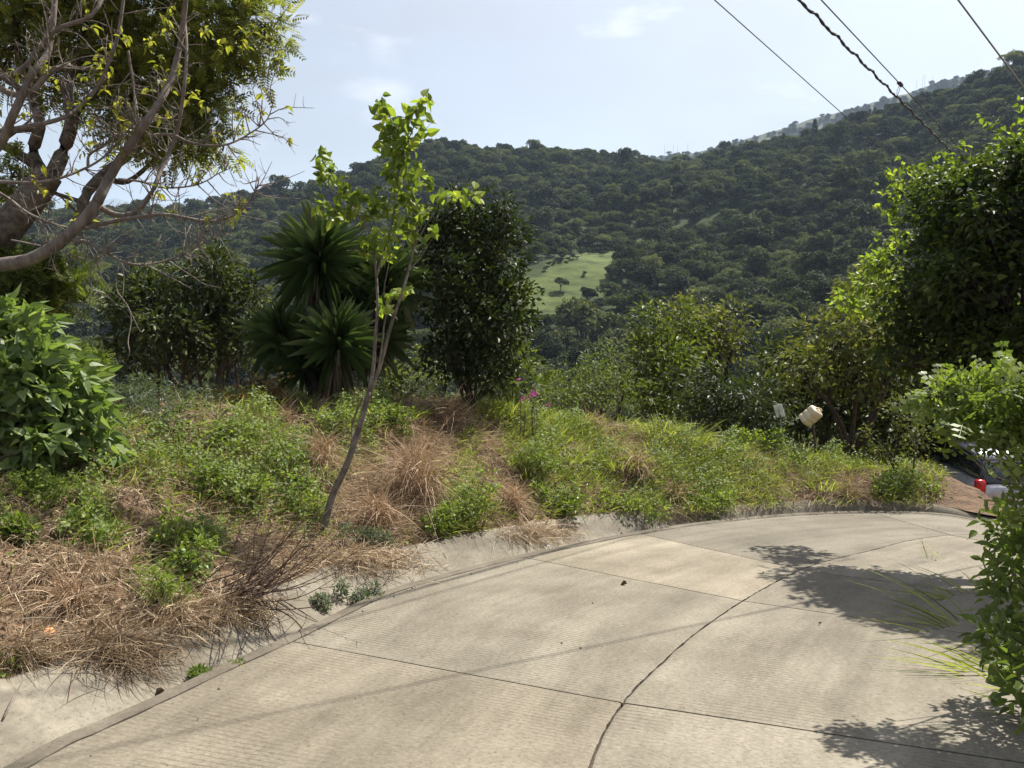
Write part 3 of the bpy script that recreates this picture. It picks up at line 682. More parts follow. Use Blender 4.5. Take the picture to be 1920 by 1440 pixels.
# the ones that show largest in the photograph stand as individuals
visible = ((fx > 1015) & (fx < 1660) & (fy > 300) & (fy < 690)) | ((fx > 190) & (fx < 500) & (fy > 420) & (fy < 640)) 
score = np.where(visible, size / fd, 0); ind = np.argsort(-score)[:260]
isind = np.zeros(nT, bool); isind[ind] = True
WORDS = {0: 'dark green', 1: 'deep green', 2: 'dark tall', 3: 'broad dark green', 4: 'pale olive flat-topped', 5: 'pale grey-green spreading', 6: 'slender dark', 7: 'conical dark pine'}
for i in ind:
    k = int(kind[i]); o = obj('hillside_tree', forms[k], None, (gx[i], gy[i], z0[i])); o.scale = scl[i]; o.rotation_euler = (0, 0, rot[i])
    look = {0: 'dark rounded tree', 1: 'dark rounded tree', 2: 'tall dark tree', 3: 'broad dark tree', 4: 'pale flat-topped tree', 5: 'pale spreading tree', 6: 'tall dark tree', 7: 'conical dark pine'}[k] + ''
    x_, y_ = fx[i], fy[i]
    if math.hypot(x_ - 1065, (y_ - 535) * 1.2) < 130: where = 'bordering the sunny meadow'
    elif x_ < 520: where = 'in the valley behind the round dark tree'
    elif y_ > 590 and x_ < 1240: where = 'in the valley above the low grey-green bushes'
    elif y_ > 590 and x_ < 1420: where = 'in the valley behind the spreading olive tree'
    elif y_ > 560: where = 'in the valley above the dark grove and white jug'
    elif x_ < 1300: where = 'on the slope between the meadow and the skyline'
    else: where = 'on the slope left of the vine-smothered tree'
    tag(o, look + ' ' + where, 'tree', look + 's ' + where)

def instanced(name, P, S, R, K, meshes):
    me = bpy.data.meshes.new(name); me.vertices.add(len(P)); me.vertices.foreach_set('co', P.astype(np.float32).ravel())
    a = me.attributes.new('tree_scale', 'FLOAT_VECTOR', 'POINT'); a.data.foreach_set('vector', S.astype(np.float32).ravel())
    a = me.attributes.new('tree_turn', 'FLOAT_VECTOR', 'POINT'); a.data.foreach_set('vector', R.astype(np.float32).ravel())
    a = me.attributes.new('tree_kind', 'INT', 'POINT'); a.data.foreach_set('value', K.astype(np.int32))
    me.update()
    cl = bpy.data.collections.new(name + '_forms')
    for i, m in enumerate(meshes): cl.objects.link(bpy.data.objects.new('%02d_form' % i, m))
    ng = bpy.data.node_groups.new(name + '_scatter', 'GeometryNodeTree')
    ng.interface.new_socket('Geometry', in_out='INPUT', socket_type='NodeSocketGeometry'); ng.interface.new_socket('Geometry', in_out='OUTPUT', socket_type='NodeSocketGeometry')
    N, L = ng.nodes.new, ng.links.new
    gi, go = N('NodeGroupInput'), N('NodeGroupOutput'); ip = N('GeometryNodeInstanceOnPoints'); ci = N('GeometryNodeCollectionInfo')
    ci.inputs['Collection'].default_value = cl; ci.inputs['Separate Children'].default_value = True; ci.inputs['Reset Children'].default_value = True
    def na(nm, t):
        n = N('GeometryNodeInputNamedAttribute'); n.data_type = t; n.inputs['Name'].default_value = nm; return n.outputs['Attribute']
    L(gi.outputs[0], ip.inputs['Points']); L(ci.outputs[0], ip.inputs['Instance']); ip.inputs['Pick Instance'].default_value = True
    L(na('tree_kind', 'INT'), ip.inputs['Instance Index']); L(na('tree_scale', 'FLOAT_VECTOR'), ip.inputs['Scale'])
    e2r = N('FunctionNodeEulerToRotation'); L(na('tree_turn', 'FLOAT_VECTOR'), e2r.inputs[0]); L(e2r.outputs[0], ip.inputs['Rotation'])
    L(ip.outputs[0], go.inputs[0])
    o = obj(name, me); md = o.modifiers.new('scatter', 'NODES'); md.node_group = ng
    return o
q = ~isind
turn = np.stack([r.normal(0, .05, nT), r.normal(0, .05, nT), rot], 1)
stuff(instanced('forest', np.stack([gx, gy, z0], 1)[q], scl[q], turn[q], kind[q], forms), 'dense green forest covering the far hillside across the valley', 'forest')
# trees of the far blue ridge
nF = 3200; ii = r.random(nF) ** .6 * 3.0; jj = r.uniform(40, 238, nF); i0 = np.minimum(ii.astype(int), 2); j0 = jj.astype(int); a_ = (ii - i0)[:, None]; b_ = (jj - j0)[:, None]
PF = (FA[i0, j0] * (1 - b_) + FA[i0, j0 + 1] * b_) * (1 - a_) + (FA[i0 + 1, j0] * (1 - b_) + FA[i0 + 1, j0 + 1] * b_) * a_
sF = r.uniform(4, 7.5, nF)
stuff(instanced('far_forest', PF - np.array([0, 0, 1.0]) - np.stack([sF * 0, sF * 0, sF * .55], 1), np.repeat(sF[:, None], 3, 1), np.stack([sF * 0, sF * 0, r.uniform(0, 6, nF)], 1), r.choice(7, nF), forms), 'hazy forest along the distant blue ridge', 'forest')
# row of trees and bushes along the top of the meadow, single bush in it
for (x, y, k, sz) in [(1052, 488, 0, 1.6), (1030, 500, 1, 1.2), (1075, 486, 3, 1.3), (1090, 480, 1, 1.5), (1104, 478, 0, 1.7), (1118, 474, 2, 1.4), (1130, 480, 3, 1.5), (1145, 470, 0, 2.2), (1051, 545, 1, 2.9), (1097, 518, 6, 1.0), (1022, 508, 3, 1.0), (1040, 495, 2, .9), (1066, 490, 0, 1.1), (1083, 486, 1, .9), (1111, 474, 3, 1.2), (1124, 478, 1, 1.0), (1137, 474, 2, 1.6)]:
    rr_ = np.geomspace(200, 600, 500); dirn = ray(x, y); a0 = math.atan2(dirn[0], dirn[1])
    zz = ground(rr_ * math.sin(a0), rr_ * math.cos(a0)); zl = CAM[2] + rr_ / math.hypot(dirn[0], dirn[1]) * dirn[2]
    i = int(np.argmax(zz > zl)); R_ = rr_[i] if i else 380
    o = obj('meadow_bush', forms[k], None, (R_ * math.sin(a0), R_ * math.cos(a0), zz[i] - .3)); o.scale = (sz, sz, sz * .95); o.rotation_euler = (0, 0, x * .7)
    if (x, y) == (1051, 545): tag(o, 'lone round dark bush standing in the sunny meadow', 'bush')
    elif (x, y) == (1097, 518): tag(o, 'small thin tree in the middle of the sunny meadow', 'tree')
    else: tag(o, 'small dark bush in the row along the upper edge of the meadow', 'bush', 'bushes along the meadow edge')
# radio masts on the far ridge
M['mast'] = plain('mast_steel', (.3, .3, .32), .5)
for (x, y, h) in [(1246, 291, 20), (1262, 290, 18), (1270, 289, 16), (1289, 288, 20), (1718, 168, 18), (1729, 165, 24), (1733, 164, 22), (1748, 158, 16)]:
    b = px(x, y, 1690); hh = h / FOC * 1690; gq = G()
    for k in range(3):
        a = k * 2.094; tube(gq, np.array([b + [1.1 * math.cos(a), 1.1 * math.sin(a), -3], b + [.12 * math.cos(a), .12 * math.sin(a), hh]]), .10, 4)
    for z in np.arange(0, hh, 3.0):
        f = 1 - z / hh; c = [b + np.array([(.12 + 1 * f) * math.cos(k * 2.094), (.12 + 1 * f) * math.sin(k * 2.094), z]) for k in range(3)]
        tube(gq, np.array([c[0], c[1], c[2], c[0]]), .05, 3)
    tag(obj('radio_mast', gq.mesh('radio_mast', M['mast'], base=b), None, b), 'thin lattice radio mast standing on the hazy far ridge', 'mast', 'radio masts on the far ridge')

# ------------------------------------------------------------------ foliage builders
def clumps(blobs, dens, per, cr, r, shell=.5, sag=.3, upb=.25):
    """leaf positions in little clumps spread through ellipsoids; blobs: (centre, radii)"""
    CC = []; UU = []; BI = []
    for b, (c, R) in enumerate(blobs):
        c = np.asarray(c); R = np.asarray(R); area = 4 * math.pi * ((R[0] * R[1]) ** 1.6 / 3 + (R[0] * R[2]) ** 1.6 / 3 + (R[1] * R[2]) ** 1.6 / 3) ** (1 / 1.6)
        n = max(2, int(dens * area)); u = unit(r.normal(size=(n, 3)) + np.array([0, 0, upb]))
        lump = 1 + 1.1 * (fbm(u[:, 0] * 2.6 + b * 5, u[:, 1] * 2.6 + u[:, 2] * 3.0 + b, 3) - .5)
        p = c + u * R * (lump * (1 - shell * r.random(n) ** 1.6))[:, None]
        CC.append(p); UU.append(u); BI.append(np.full(n, b))
        ns_ = int(n * .035 + r.random())                      # shoots that break the outline
        us = unit(r.normal(size=(ns_, 3)) + np.array([0, 0, .5])); st = c + us * R * .85; dr = unit(us + np.array([0, 0, .35]) + .45 * r.normal(size=us.shape)); Ls = R.mean() * r.uniform(.25, .65, ns_)
        for q_ in (.25, .5, .75, 1.0):
            CC.append(st + dr * (Ls * q_)[:, None] - np.array([0, 0, .10]) * (Ls * q_ * q_)[:, None]); UU.append(dr); BI.append(np.full(ns_, b))
    CC = np.vstack(CC); UU = np.vstack(UU); BI = np.concatenate(BI)
    ok = np.ones(len(CC), bool)
    for b, (c, R) in enumerate(blobs):
        q = (((CC - c) / R) ** 2).sum(1); ok &= ~((q < .30) & (BI != b))
    CC, UU, BI = CC[ok], UU[ok], BI[ok]
    k = np.repeat(np.arange(len(CC)), r.integers(max(1, int(per * .6)), int(per * 1.4) + 2, len(CC)))
    m = len(k); v = unit(r.normal(size=(m, 3)) + .6 * UU[k] + np.array([0, 0, .25]))
    pos = CC[k] + v * (cr * r.random(m) ** .6)[:, None]
    d = unit(v + .35 * UU[k] + .35 * r.normal(size=(m, 3)) + np.array([0, 0, -sag]))
    n = unit(.35 * UU[k] + np.array([0, 0, .62]) + .62 * r.normal(size=(m, 3)))
    tone = r.random(len(CC))[k]
    return CC, BI, pos, d, n, tone
def leaves(parent, base, tm, mat, pos, d, n, ln, wd, var, n_ind=0, rest='foliage', r=rng):
    X, Y, Z = frames(d, n); ind = np.zeros(len(pos), bool)
    if n_ind:
        x, y, dep = to_px(pos); vis = (x > 0) & (x < 1920) & (y > 0) & (y < 1440) & (dep > 0)
        sc = np.where(vis, ln / np.maximum(dep, .1), 0) * (1 + .0 * var)
        # front-most of each small image cell first, so that the leaves one can see become parts
        key = (x // 9).astype(int) * 4000 + (y // 9).astype(int); od = np.lexsort((dep, key)); first = np.ones(len(od), bool); first[1:] = key[od][1:] != key[od][:-1]
        front = np.zeros(len(pos), bool); front[od[first]] = True
        sc = sc + 10 * (front & vis); ind[np.argsort(-sc)[:min(n_ind, len(pos))]] = True
        nb = 6; ms = []
        for k in range(nb):
            gl = G(); gl.add(tm[0], tm[1], (k + .5) / nb); ms.append(gl.mesh('leaf', mat))
        for i in np.nonzero(ind)[0]:
            o = obj('leaf', ms[min(nb - 1, int(var[i] * nb))], parent)
            Mx = Matrix([[X[i, a] * wd[i], Y[i, a] * ln[i], Z[i, a] * ln[i], pos[i, a] - base[a]] for a in range(3)] + [[0, 0, 0, 1]]); o.matrix_local = Mx
    q = ~ind
    if q.any():
        g = G(); g.inst(*tm, pos[q], X[q], Y[q], Z[q], np.stack([wd, ln, ln], 1)[q], var[q])
        o = obj(rest, g.mesh(rest, mat, base=base), parent)
        if n_ind: o['kind'] = 'stuff'
    return ind
def pxblobs(L_):
    out = []
    for b in L_:
        x, y, dp, rx, ry = b[:5]; rz = b[5] if len(b) > 5 else .9
        out.append((px(x, y, dp), np.array([rx * dp / FOC, rx * dp / FOC * rz, ry * dp / FOC])))
    return out
def plant(name, label, cat, blobs, base, tm, mat, ln, ar, dens, per, cr, bark='bark_dark', trunk=.06, stems=1, seed=1, group=None, shell=.5, sag=.3, n_ind=0, twig=.35, fork=.4, crown='crown', upb=.25, tone=(.15, .5, .3), lean=None, extra=None):
    r = np.random.default_rng(seed); base = np.asarray(base, float)
    t = thing(name, label, cat, base, group)
    full = []
    for c, R in blobs:
        full.append((c, R * .82))
        for _ in range(5):
            u = unit(r.normal(size=3) + np.array([0, -.2, .35])); full.append((c + u * R * r.uniform(.62, .95), R * r.uniform(.22, .55) * np.array([1, 1, .8])))
    CC, BI, pos, d, n, tn = clumps(full, dens * .50, per, cr * 1.12, r, shell, sag, upb)
    BI = BI // 6
    m = len(pos); l = ln * r.uniform(.55, 1.25, m); var = np.clip(tone[0] + tone[1] * r.random(m) + tone[2] * tn, 0, 1)
    leaves(t, base, tm, M[mat], pos, d, n, l, l * ar * r.uniform(.85, 1.15, m), var, n_ind, crown if not n_ind else 'foliage', r)
    cen = np.mean([c for c, _ in blobs], 0)
    fk = base + (cen - base) * fork + np.array([0, 0, .0])
    if stems == 1 and trunk > 0:
        g = G(); tube(g, spline([base - [0, 0, .3], base + (fk - base) * .5 + r.normal(0, .04, 3) * np.linalg.norm(fk - base), fk], 9), [trunk * 1.15, trunk * .8], 7)
        obj('trunk', g.mesh('trunk', M[bark], True, base), t)
    for b, (c, R) in enumerate(blobs):
        g = G(); st = fk if stems == 1 else base + np.array([r.uniform(-.12, .12), r.uniform(-.12, .12), -.1])
        ln_ = np.linalg.norm(c - st); mid = st + (c - st) * .5 + r.normal(0, .07, 3) * ln_ + np.array([0, 0, .04 * ln_])
        tube(g, spline([st, mid, c], 8), [trunk * (.62 if stems == 1 else 1), trunk * .35], 5)
        idx = np.nonzero(BI == b)[0]; idx = r.permutation(idx)[:int(len(idx) * twig) + 2]
        for i in idx[:60]:
            st2 = c + (st - c) * r.random() * .35; e = CC[i]; mm = st2 + (e - st2) * .5 + r.normal(0, .10, 3) * np.linalg.norm(e - st2)
            tube(g, spline([st2, mm, e], 4), [trunk * .22 + .002, .0022], 3)
        obj('branch' if stems == 1 else 'stem', g.mesh('branch', M[bark], True, base), t)
    return t, base

# ------------------------------------------------------------------ ground cover of the bank
PATCH = [  # pixel centre, radii, + green / - dry
    (190, 1000, 60, 45, 1), (345, 1045, 60, 75, 1), (300, 880, 180, 55, .8), (480, 840, 110, 70, 1.2), (560, 905, 60, 70, 1), (450, 965, 80, 80, .9), (640, 795, 55, 55, 1.2), (860, 950, 55, 50, 1.2), (735, 800, 40, 40, .8),
    (1000, 785, 150, 40, 1.1), (1100, 840, 90, 60, .6), (1250, 860, 160, 60, .8), (1320, 930, 100, 45, .9), (1450, 880, 100, 60, .7), (1600, 855, 150, 35, 1.0), (1000, 880, 40, 60, .8), (1060, 960, 60, 25, .8), (1180, 930, 90, 40, .8), (1680, 900, 60, 40, .9), (110, 920, 60, 40, .6), (880, 1000, 40, 25, .7),
    (260, 960, 70, 35, -1), (90, 1130, 170, 110, -1.3), (420, 1130, 170, 80, -1.1), (600, 830, 40, 75, -1.2), (780, 830, 65, 95, -1.3), (700, 960, 80, 80, -1.1), (650, 1060, 150, 50, -1.1), (950, 925, 36, 60, -1.2), (990, 1005, 90, 35, -1.2), (1120, 790, 60, 35, -.6), (1190, 850, 35, 70, -.6), (1500, 870, 50, 40, -.6), (1600, 915, 60, 30, -.7), (845, 770, 40, 60, -1.2), (500, 1060, 100, 60, -.7), (400, 960, 40, 40, -.5), (540, 790, 20, 60, -1)]
def greenness(x, y):
    s = .12 + 1.25 * (fbm(x / 38, y / 30, 4) - .47) * 2
    s = s - .22 * (x > 880)
    for (a, b, rx, ry, w) in PATCH: s = s + w * np.exp(-(((x - a) / rx) ** 2 + ((y - b) / ry) ** 2))
    return s
nS = 260000
r = np.random.default_rng(40)
s_ = r.uniform(s_of((60, 1432)) - 2.5, s_of((1745, 963)), nS); o_ = O_GUT + .02 + 4.2 * r.random(nS) ** 1.1 - .38 * r.random(nS) ** 3 * np.clip((s_ - s_of((1150, 1010))) / 1.5, 0, 1)
BPs = bank_xyz(s_, o_); bx, by, bd = to_px(BPs)
vis = (bx > -150) & (bx < 1990) & (bd > 1)
BPs, s_, o_, bx, by, bd = [a[vis] for a in (BPs, s_, o_, bx, by, bd)]
gr = greenness(bx, by)
# slope frame: down the slope and along it
nn = np.stack([np.interp(s_, sB, nB[:, k]) for k in (0, 1)], 1); down = unit(np.concatenate([-nn, np.full((len(nn), 1), -.33)], 1)); along = np.concatenate([np.stack([nn[:, 1], -nn[:, 0]], 1), np.zeros((len(nn), 1))], 1)
along[:, 2] = -SLOPE * along[:, 1]
soil = np.exp(-(((bx - 0) / 80) ** 2 + ((by - 1085) / 75) ** 2)) + .8 * np.exp(-(((bx - 10) / 60) ** 2 + ((by - 1210) / 50) ** 2))
u0 = r.random(len(BPs))
up3 = np.array([0, 0, 1.0])
# dry straw: matted, combed down the slope, with standing stems where tussocks rot
q = (u0 < np.clip(.62 - .55 * gr, .10, .95) * np.clip(1.1 - soil, .15, 1)) & (r.random(len(BPs)) < .62)
P_ = BPs[q]; n_ = len(P_)
cmb = np.stack([noise2(P_[:, 0] * 1.7, P_[:, 1] * 1.7) - .5, noise2(P_[:, 0] * 1.7 + 40, P_[:, 1] * 1.7) - .5], 1) * 3
d_ = unit(down[q] * (.55 + .5 * cmb[:, :1]) + along[q] * (1.1 * cmb[:, 1:]) + up3 * r.uniform(.05, .85, (n_, 1)) + .62 * r.normal(size=(n_, 3)))
b_ = down[q] * .25 + np.array([0, 0, -.42]) * r.uniform(.2, 1, (n_, 1)) + .12 * r.normal(size=(n_, 3))
lift = .22 * np.clip(fbm(P_[:, 0] * 2.1, P_[:, 1] * 2.1, 3) - .42, 0, 1) * r.random(n_)
g = G(); blades(g, P_ + up3 * (lift + .01)[:, None], d_, b_, r.uniform(.10, .34, n_) * np.clip(.45 + (o_[q] - O_GUT) * 1.2, .45, 1), r.uniform(.003, .008, n_), 3, np.clip(.15 + .85 * r.random(n_) ** 1.2 - .15 * (r.random(n_) < .3), 0, 1), r)
stuff(obj('dry_straw', g.mesh('dry_straw', M['straw'])), 'matted tan straw and dead grass covering the roadside bank', 'straw')
q = (r.random(len(BPs)) < np.clip(.35 - .3 * gr, .03, .6)) & (r.random(len(BPs)) < .12); P_ = BPs[q]; n_ = len(P_)
X, Y, Z = frames(unit(r.normal(size=(n_, 3))), unit(r.normal(size=(n_, 3)) * .6 + up3)); ls = r.uniform(.02, .06, n_); g = G(); g.inst(*LEAF5, P_ + up3 * (.01 + .08 * r.random(n_))[:, None], X, Y, Z, np.stack([ls * .5, ls, ls * 2.5], 1), r.random(n_))
stuff(obj('leaf_litter', g.mesh('leaf_litter', M['dead_frond'])), 'brown dead leaves caught in the straw of the bank', 'leaf litter')
# green grass
gk = np.clip(.25 + .8 * gr, 0, .95) * np.where(bx > 820, 1.0, .25)
q = (r.random(len(BPs)) < gk) & (r.random(len(BPs)) < .42)
P_ = BPs[q]; n_ = len(P_)
d_ = unit(up3 + .35 * down[q] + .55 * r.normal(size=(n_, 3))); b_ = unit(r.normal(size=(n_, 3)) * np.array([1, 1, .2]) + down[q] * .5) * r.uniform(.15, .6, (n_, 1)) + np.array([0, 0, -.18])
g = G(); blades(g, P_, d_, b_, r.uniform(.10, .34, n_) * np.where(o_[q] > 2.4, 1.25, 1), r.uniform(.005, .012, n_), 4, np.clip(.1 + .8 * r.random(n_) + .2 * (noise2(P_[:, 0] * 3, P_[:, 1] * 3) - .5), 0, 1), r)
stuff(obj('grass', g.mesh('grass', M['grass'])), 'fresh green grass growing through the straw on the bank', 'grass')
# creeping broad-leaved weeds
gw = np.clip(.10 + .9 * gr, 0, .95) * np.where(bx > 820, .55, 1.0)
q = (r.random(len(BPs)) < gw) & (r.random(len(BPs)) < .55)
P_ = BPs[q]; n_ = len(P_)
hgt = .30 * np.clip(gr[q], 0, 1.4) * (.35 + fbm(P_[:, 0] * 2.7, P_[:, 1] * 2.7, 2)) * r.random(n_) ** .5
d_ = unit(r.normal(size=(n_, 3)) * np.array([1, 1, .45]) + .45 * down[q]); nrm = unit(up3 * .9 + .35 * down[q] + .4 * r.normal(size=(n_, 3)))
X, Y, Z = frames(d_, nrm); ls = r.uniform(.022, .062, n_)
g = G(); g.inst(*LEAF5, P_ + up3 * (hgt + .01)[:, None], X, Y, Z, np.stack([ls * .62, ls, ls], 1), np.clip(.1 + .7 * r.random(n_) + .35 * (noise2(P_[:, 0] * 2, P_[:, 1] * 2) - .5), 0, 1))
k2 = np.arange(n_)[r.random(n_) < .35]
blades(g, P_[k2], unit(up3 + .3 * r.normal(size=(len(k2), 3))), .1 * r.normal(size=(len(k2), 3)), hgt[k2] + .02, np.full(len(k2), .004), 2, .3, r)
stuff(obj('ground_weeds', g.mesh('ground_weeds', M['weed'])), 'low green broad-leaved weeds carpeting the bank', 'weeds')

# ------------------------------------------------------------------ trees and shrubs, back to front
def base_at(x, d, y=None):
    P = px(x, 760 if y is None else y, d); return drop(P)
# grove in shade at the end of the bank
plant('grove_tree', 'dark leafy tree with a shaded crown behind the white jug', 'tree', pxblobs([(1500, 700, 19, 75, 60), (1560, 760, 19, 90, 80), (1440, 760, 18, 60, 60), (1620, 700, 20, 80, 70)]), base_at(1540, 19.5), OVATE, 'dark_leaf', .17, .5, 11, 16, .40, trunk=.12, seed=11, shell=.8)
plant('grove_tree', 'deep shaded tree with drooping dark foliage beyond the dirt clearing', 'tree', pxblobs([(1720, 720, 19, 110, 90), (1800, 800, 18.5, 110, 90), (1690, 820, 18, 80, 70), (1880, 740, 19, 110, 110), (1760, 620, 20, 120, 80)]), base_at(1760, 20), OVATE, 'dark_leaf', .18, .5, 10, 16, .42, trunk=.14, seed=12, shell=.8)
plant('grove_tree', 'dark tree overhanging the parked car', 'tree', pxblobs([(1930, 850, 20, 120, 70), (1990, 760, 20, 150, 120), (1850, 880, 21, 90, 50), (1760, 890, 20.5, 90, 42), (1650, 880, 21, 90, 40)]), base_at(1950, 22), OVATE, 'dark_leaf', .17, .5, 10, 16, .42, trunk=.14, seed=13, shell=.8)
plant('grove_tree', 'yellow-green lit tree rising above the dark grove', 'tree', pxblobs([(1560, 640, 17, 75, 45), (1640, 590, 17.5, 75, 55), (1500, 690, 16.5, 50, 40), (1690, 640, 16.5, 70, 60), (1600, 700, 17, 80, 45)]), base_at(1610, 17.5), LANCE, 'olive_leaf', .15, .38, 13, 14, .34, trunk=.09, seed=14, shell=.6, tone=(.25, .5, .3))
plant('roadside_shrub', 'thin sunlit shrub with small leaves at the end of the bank', 'shrub', pxblobs([(1690, 790, 13.6, 34, 45), (1660, 840, 13.4, 38, 40), (1715, 830, 13.4, 30, 45)]), base_at(1690, 13.6, 880), LEAF5, 'olive_leaf', .07, .45, 26, 12, .16, trunk=.02, stems=3, seed=15, shell=.9)
# trees behind the crest, middle
plant('valley_tree', 'upright glossy-leaved tree with several stems behind the grassy crest', 'tree', pxblobs([(1225, 625, 18, 38, 55), (1205, 690, 18, 40, 60), (1265, 700, 17.5, 55, 60), (1285, 640, 18.5, 45, 50), (1240, 755, 17, 60, 40)]), base_at(1245, 18), LANCE, 'mid_leaf', .15, .42, 15, 13, .30, trunk=.055, stems=3, seed=21, shell=.8, tone=(.1, .5, .35))
plant('valley_tree', 'spreading olive tree with bare forked limbs showing through its crown', 'tree', pxblobs([(1300, 605, 22, 62, 36), (1350, 620, 22, 50, 38), (1265, 610, 22, 40, 30), (1372, 655, 22, 32, 22), (1330, 655, 22, 40, 28)]), base_at(1330, 22), LANCE, 'olive_leaf', .16, .42, 13, 11, .34, trunk=.10, seed=22, shell=.5, tone=(.2, .5, .3), twig=.6)
plant('valley_shrub', 'dense dark shrub between the grassy crest and the small white sign', 'shrub', pxblobs([(1360, 745, 15.5, 62, 55), (1410, 770, 15, 52, 45), (1310, 780, 15.5, 55, 40), (1440, 800, 14.5, 30, 32)]), base_at(1370, 15.5), LANCE, 'dark_leaf', .12, .42, 20, 13, .24, trunk=.035, stems=4, seed=23, shell=.7, tone=(.05, .5, .35))
plant('valley_shrub', 'low rounded grey-green bushes behind the bright crest grass', 'shrub', pxblobs([(1080, 735, 22, 75, 32), (1135, 690, 24, 55, 34), (1170, 735, 20, 50, 34), (1040, 745, 20, 45, 25), (1110, 715, 23, 60, 35)]), base_at(1110, 22), LEAF5, 'mid_leaf', .11, .5, 12, 16, .34, trunk=.05, stems=4, seed=24, shell=.6, tone=(.1, .45, .3))
# dark glossy shrub and its neighbours
plant('glossy_shrub', 'tall dark glossy-leaved shrub with many upright stems beside the yucca', 'shrub', pxblobs([(860, 460, 13, 75, 75), (930, 500, 13, 75, 80), (960, 590, 13, 58, 75), (830, 560, 12.6, 75, 85), (900, 620, 12.6, 80, 70), (880, 400, 13, 45, 48), (945, 430, 13, 35, 45), (800, 470, 13, 45, 60), (850, 680, 12.6, 70, 45), (920, 695, 12.6, 60, 40)]), base_at(880, 12.9), OVATE, 'dark_leaf', .105, .48, 34, 12, .19, trunk=.032, stems=8, seed=31, shell=.75, tone=(.0, .5, .3), n_ind=0)
plant('valley_shrub', 'small light green shrub in the gap between the yucca and the glossy shrub', 'shrub', pxblobs([(755, 690, 13.5, 45, 35), (775, 730, 13, 45, 25), (735, 725, 13, 30, 25)]), base_at(760, 13.5), LEAF5, 'mid_leaf', .08, .5, 24, 14, .2, trunk=.03, stems=3, seed=32, shell=.6)
plant('valley_shrub', 'pale feathery bush at the foot of the glossy shrub', 'shrub', pxblobs([(965, 690, 14, 38, 38), (985, 725, 13.6, 35, 25), (945, 735, 13.4, 35, 20)]), base_at(970, 14), PINNW, 'mid_leaf', .18, .6, 22, 9, .2, trunk=.025, stems=3, seed=33, shell=.6)
# left, behind the crest
plant('round_tree', 'round dark tree with open lower branches on the slope below the yucca', 'tree', pxblobs([(300, 580, 17, 75, 55), (400, 540, 17, 70, 55), (450, 600, 17, 48, 60), (350, 620, 16.6, 90, 55), (250, 620, 17, 45, 45), (405, 505, 17, 32, 26), (285, 545, 17, 45, 26), (440, 660, 17, 50, 35), (270, 670, 17, 50, 35)]), base_at(360, 17), OVATE, 'dark_leaf', .16, .46, 15, 13, .32, trunk=.075, stems=4, seed=41, shell=.75, tone=(.1, .55, .35))
plant('feathery_tree', 'light feathery tree reaching in below the bare grey limb', 'tree', pxblobs([(60, 520, 11, 70, 32), (20, 560, 11, 70, 45), (110, 535, 11, 34, 24), (-60, 520, 11, 80, 60)]), base_at(-40, 11.5), PINN, 'mid_leaf', .26, .8, 26, 9, .22, trunk=.05, seed=42, shell=.7)
plant('sprig_shrub', 'small yellow-green sprig shrub rising beside the broad-leaved bush', 'shrub', pxblobs([(150, 668, 10, 26, 26), (178, 688, 10, 18, 18), (160, 700, 10, 28, 18)]), base_at(160, 10), PINNW, 'bright_leaf', .11, .6, 60, 9, .11, trunk=.014, stems=3, seed=43, shell=.8)
plant('rust_shrub', 'rusty brown small-leaved shrub in front of the yucca', 'shrub', pxblobs([(480, 730, 11, 55, 32), (430, 760, 10.6, 45, 25), (520, 745, 11, 30, 35), (400, 785, 10.4, 30, 22)]), base_at(470, 10.9), LEAF5, 'rust_leaf', .05, .5, 60, 13, .13, trunk=.014, stems=6, seed=44, shell=.8)
plant('scrub', 'grey-green twiggy scrub behind the left crest of the bank', 'shrub', pxblobs([(250, 760, 9.6, 60, 32), (330, 790, 9.2, 60, 30), (220, 800, 9.2, 45, 30), (380, 760, 10.2, 45, 25), (300, 740, 10.4, 60, 25)]), base_at(300, 9.8), LANCE, 'grey_leaf', .075, .3, 55, 11, .13, trunk=.012, stems=8, seed=45, shell=.9, tone=(.0, .5, .2))
plant('scrub', 'low leafy green scrub covering the slope beside the broad-leaved bush', 'shrub', pxblobs([(260, 850, 8.6, 70, 26), (350, 850, 8.8, 60, 22), (430, 815, 9.2, 50, 24), (190, 870, 8.2, 50, 24)]), base_at(300, 8.7), LEAF5, 'weed', .055, .55, 70, 11, .12, trunk=.01, stems=7, seed=46, shell=.9)
# broad-leaved bush on the left
plant('broad_leaf_bush', 'bright bush of broad soft leaves leaning over the left end of the bank', 'bush', pxblobs([(40, 660, 7.6, 80, 60), (100, 720, 7.5, 70, 60), (20, 760, 7.3, 80, 70), (140, 780, 7.5, 55, 60), (60, 830, 7.2, 70, 55), (160, 840, 7.5, 40, 40), (-60, 700, 7.6, 90, 90), (10, 610, 7.8, 50, 40)]), base_at(40, 7.8), HEART, 'pale_leaf', .165, .60, 34, 9, .19, trunk=.022, stems=6, seed=51, shell=.55, n_ind=280, sag=.5, tone=(.1, .55, .3))

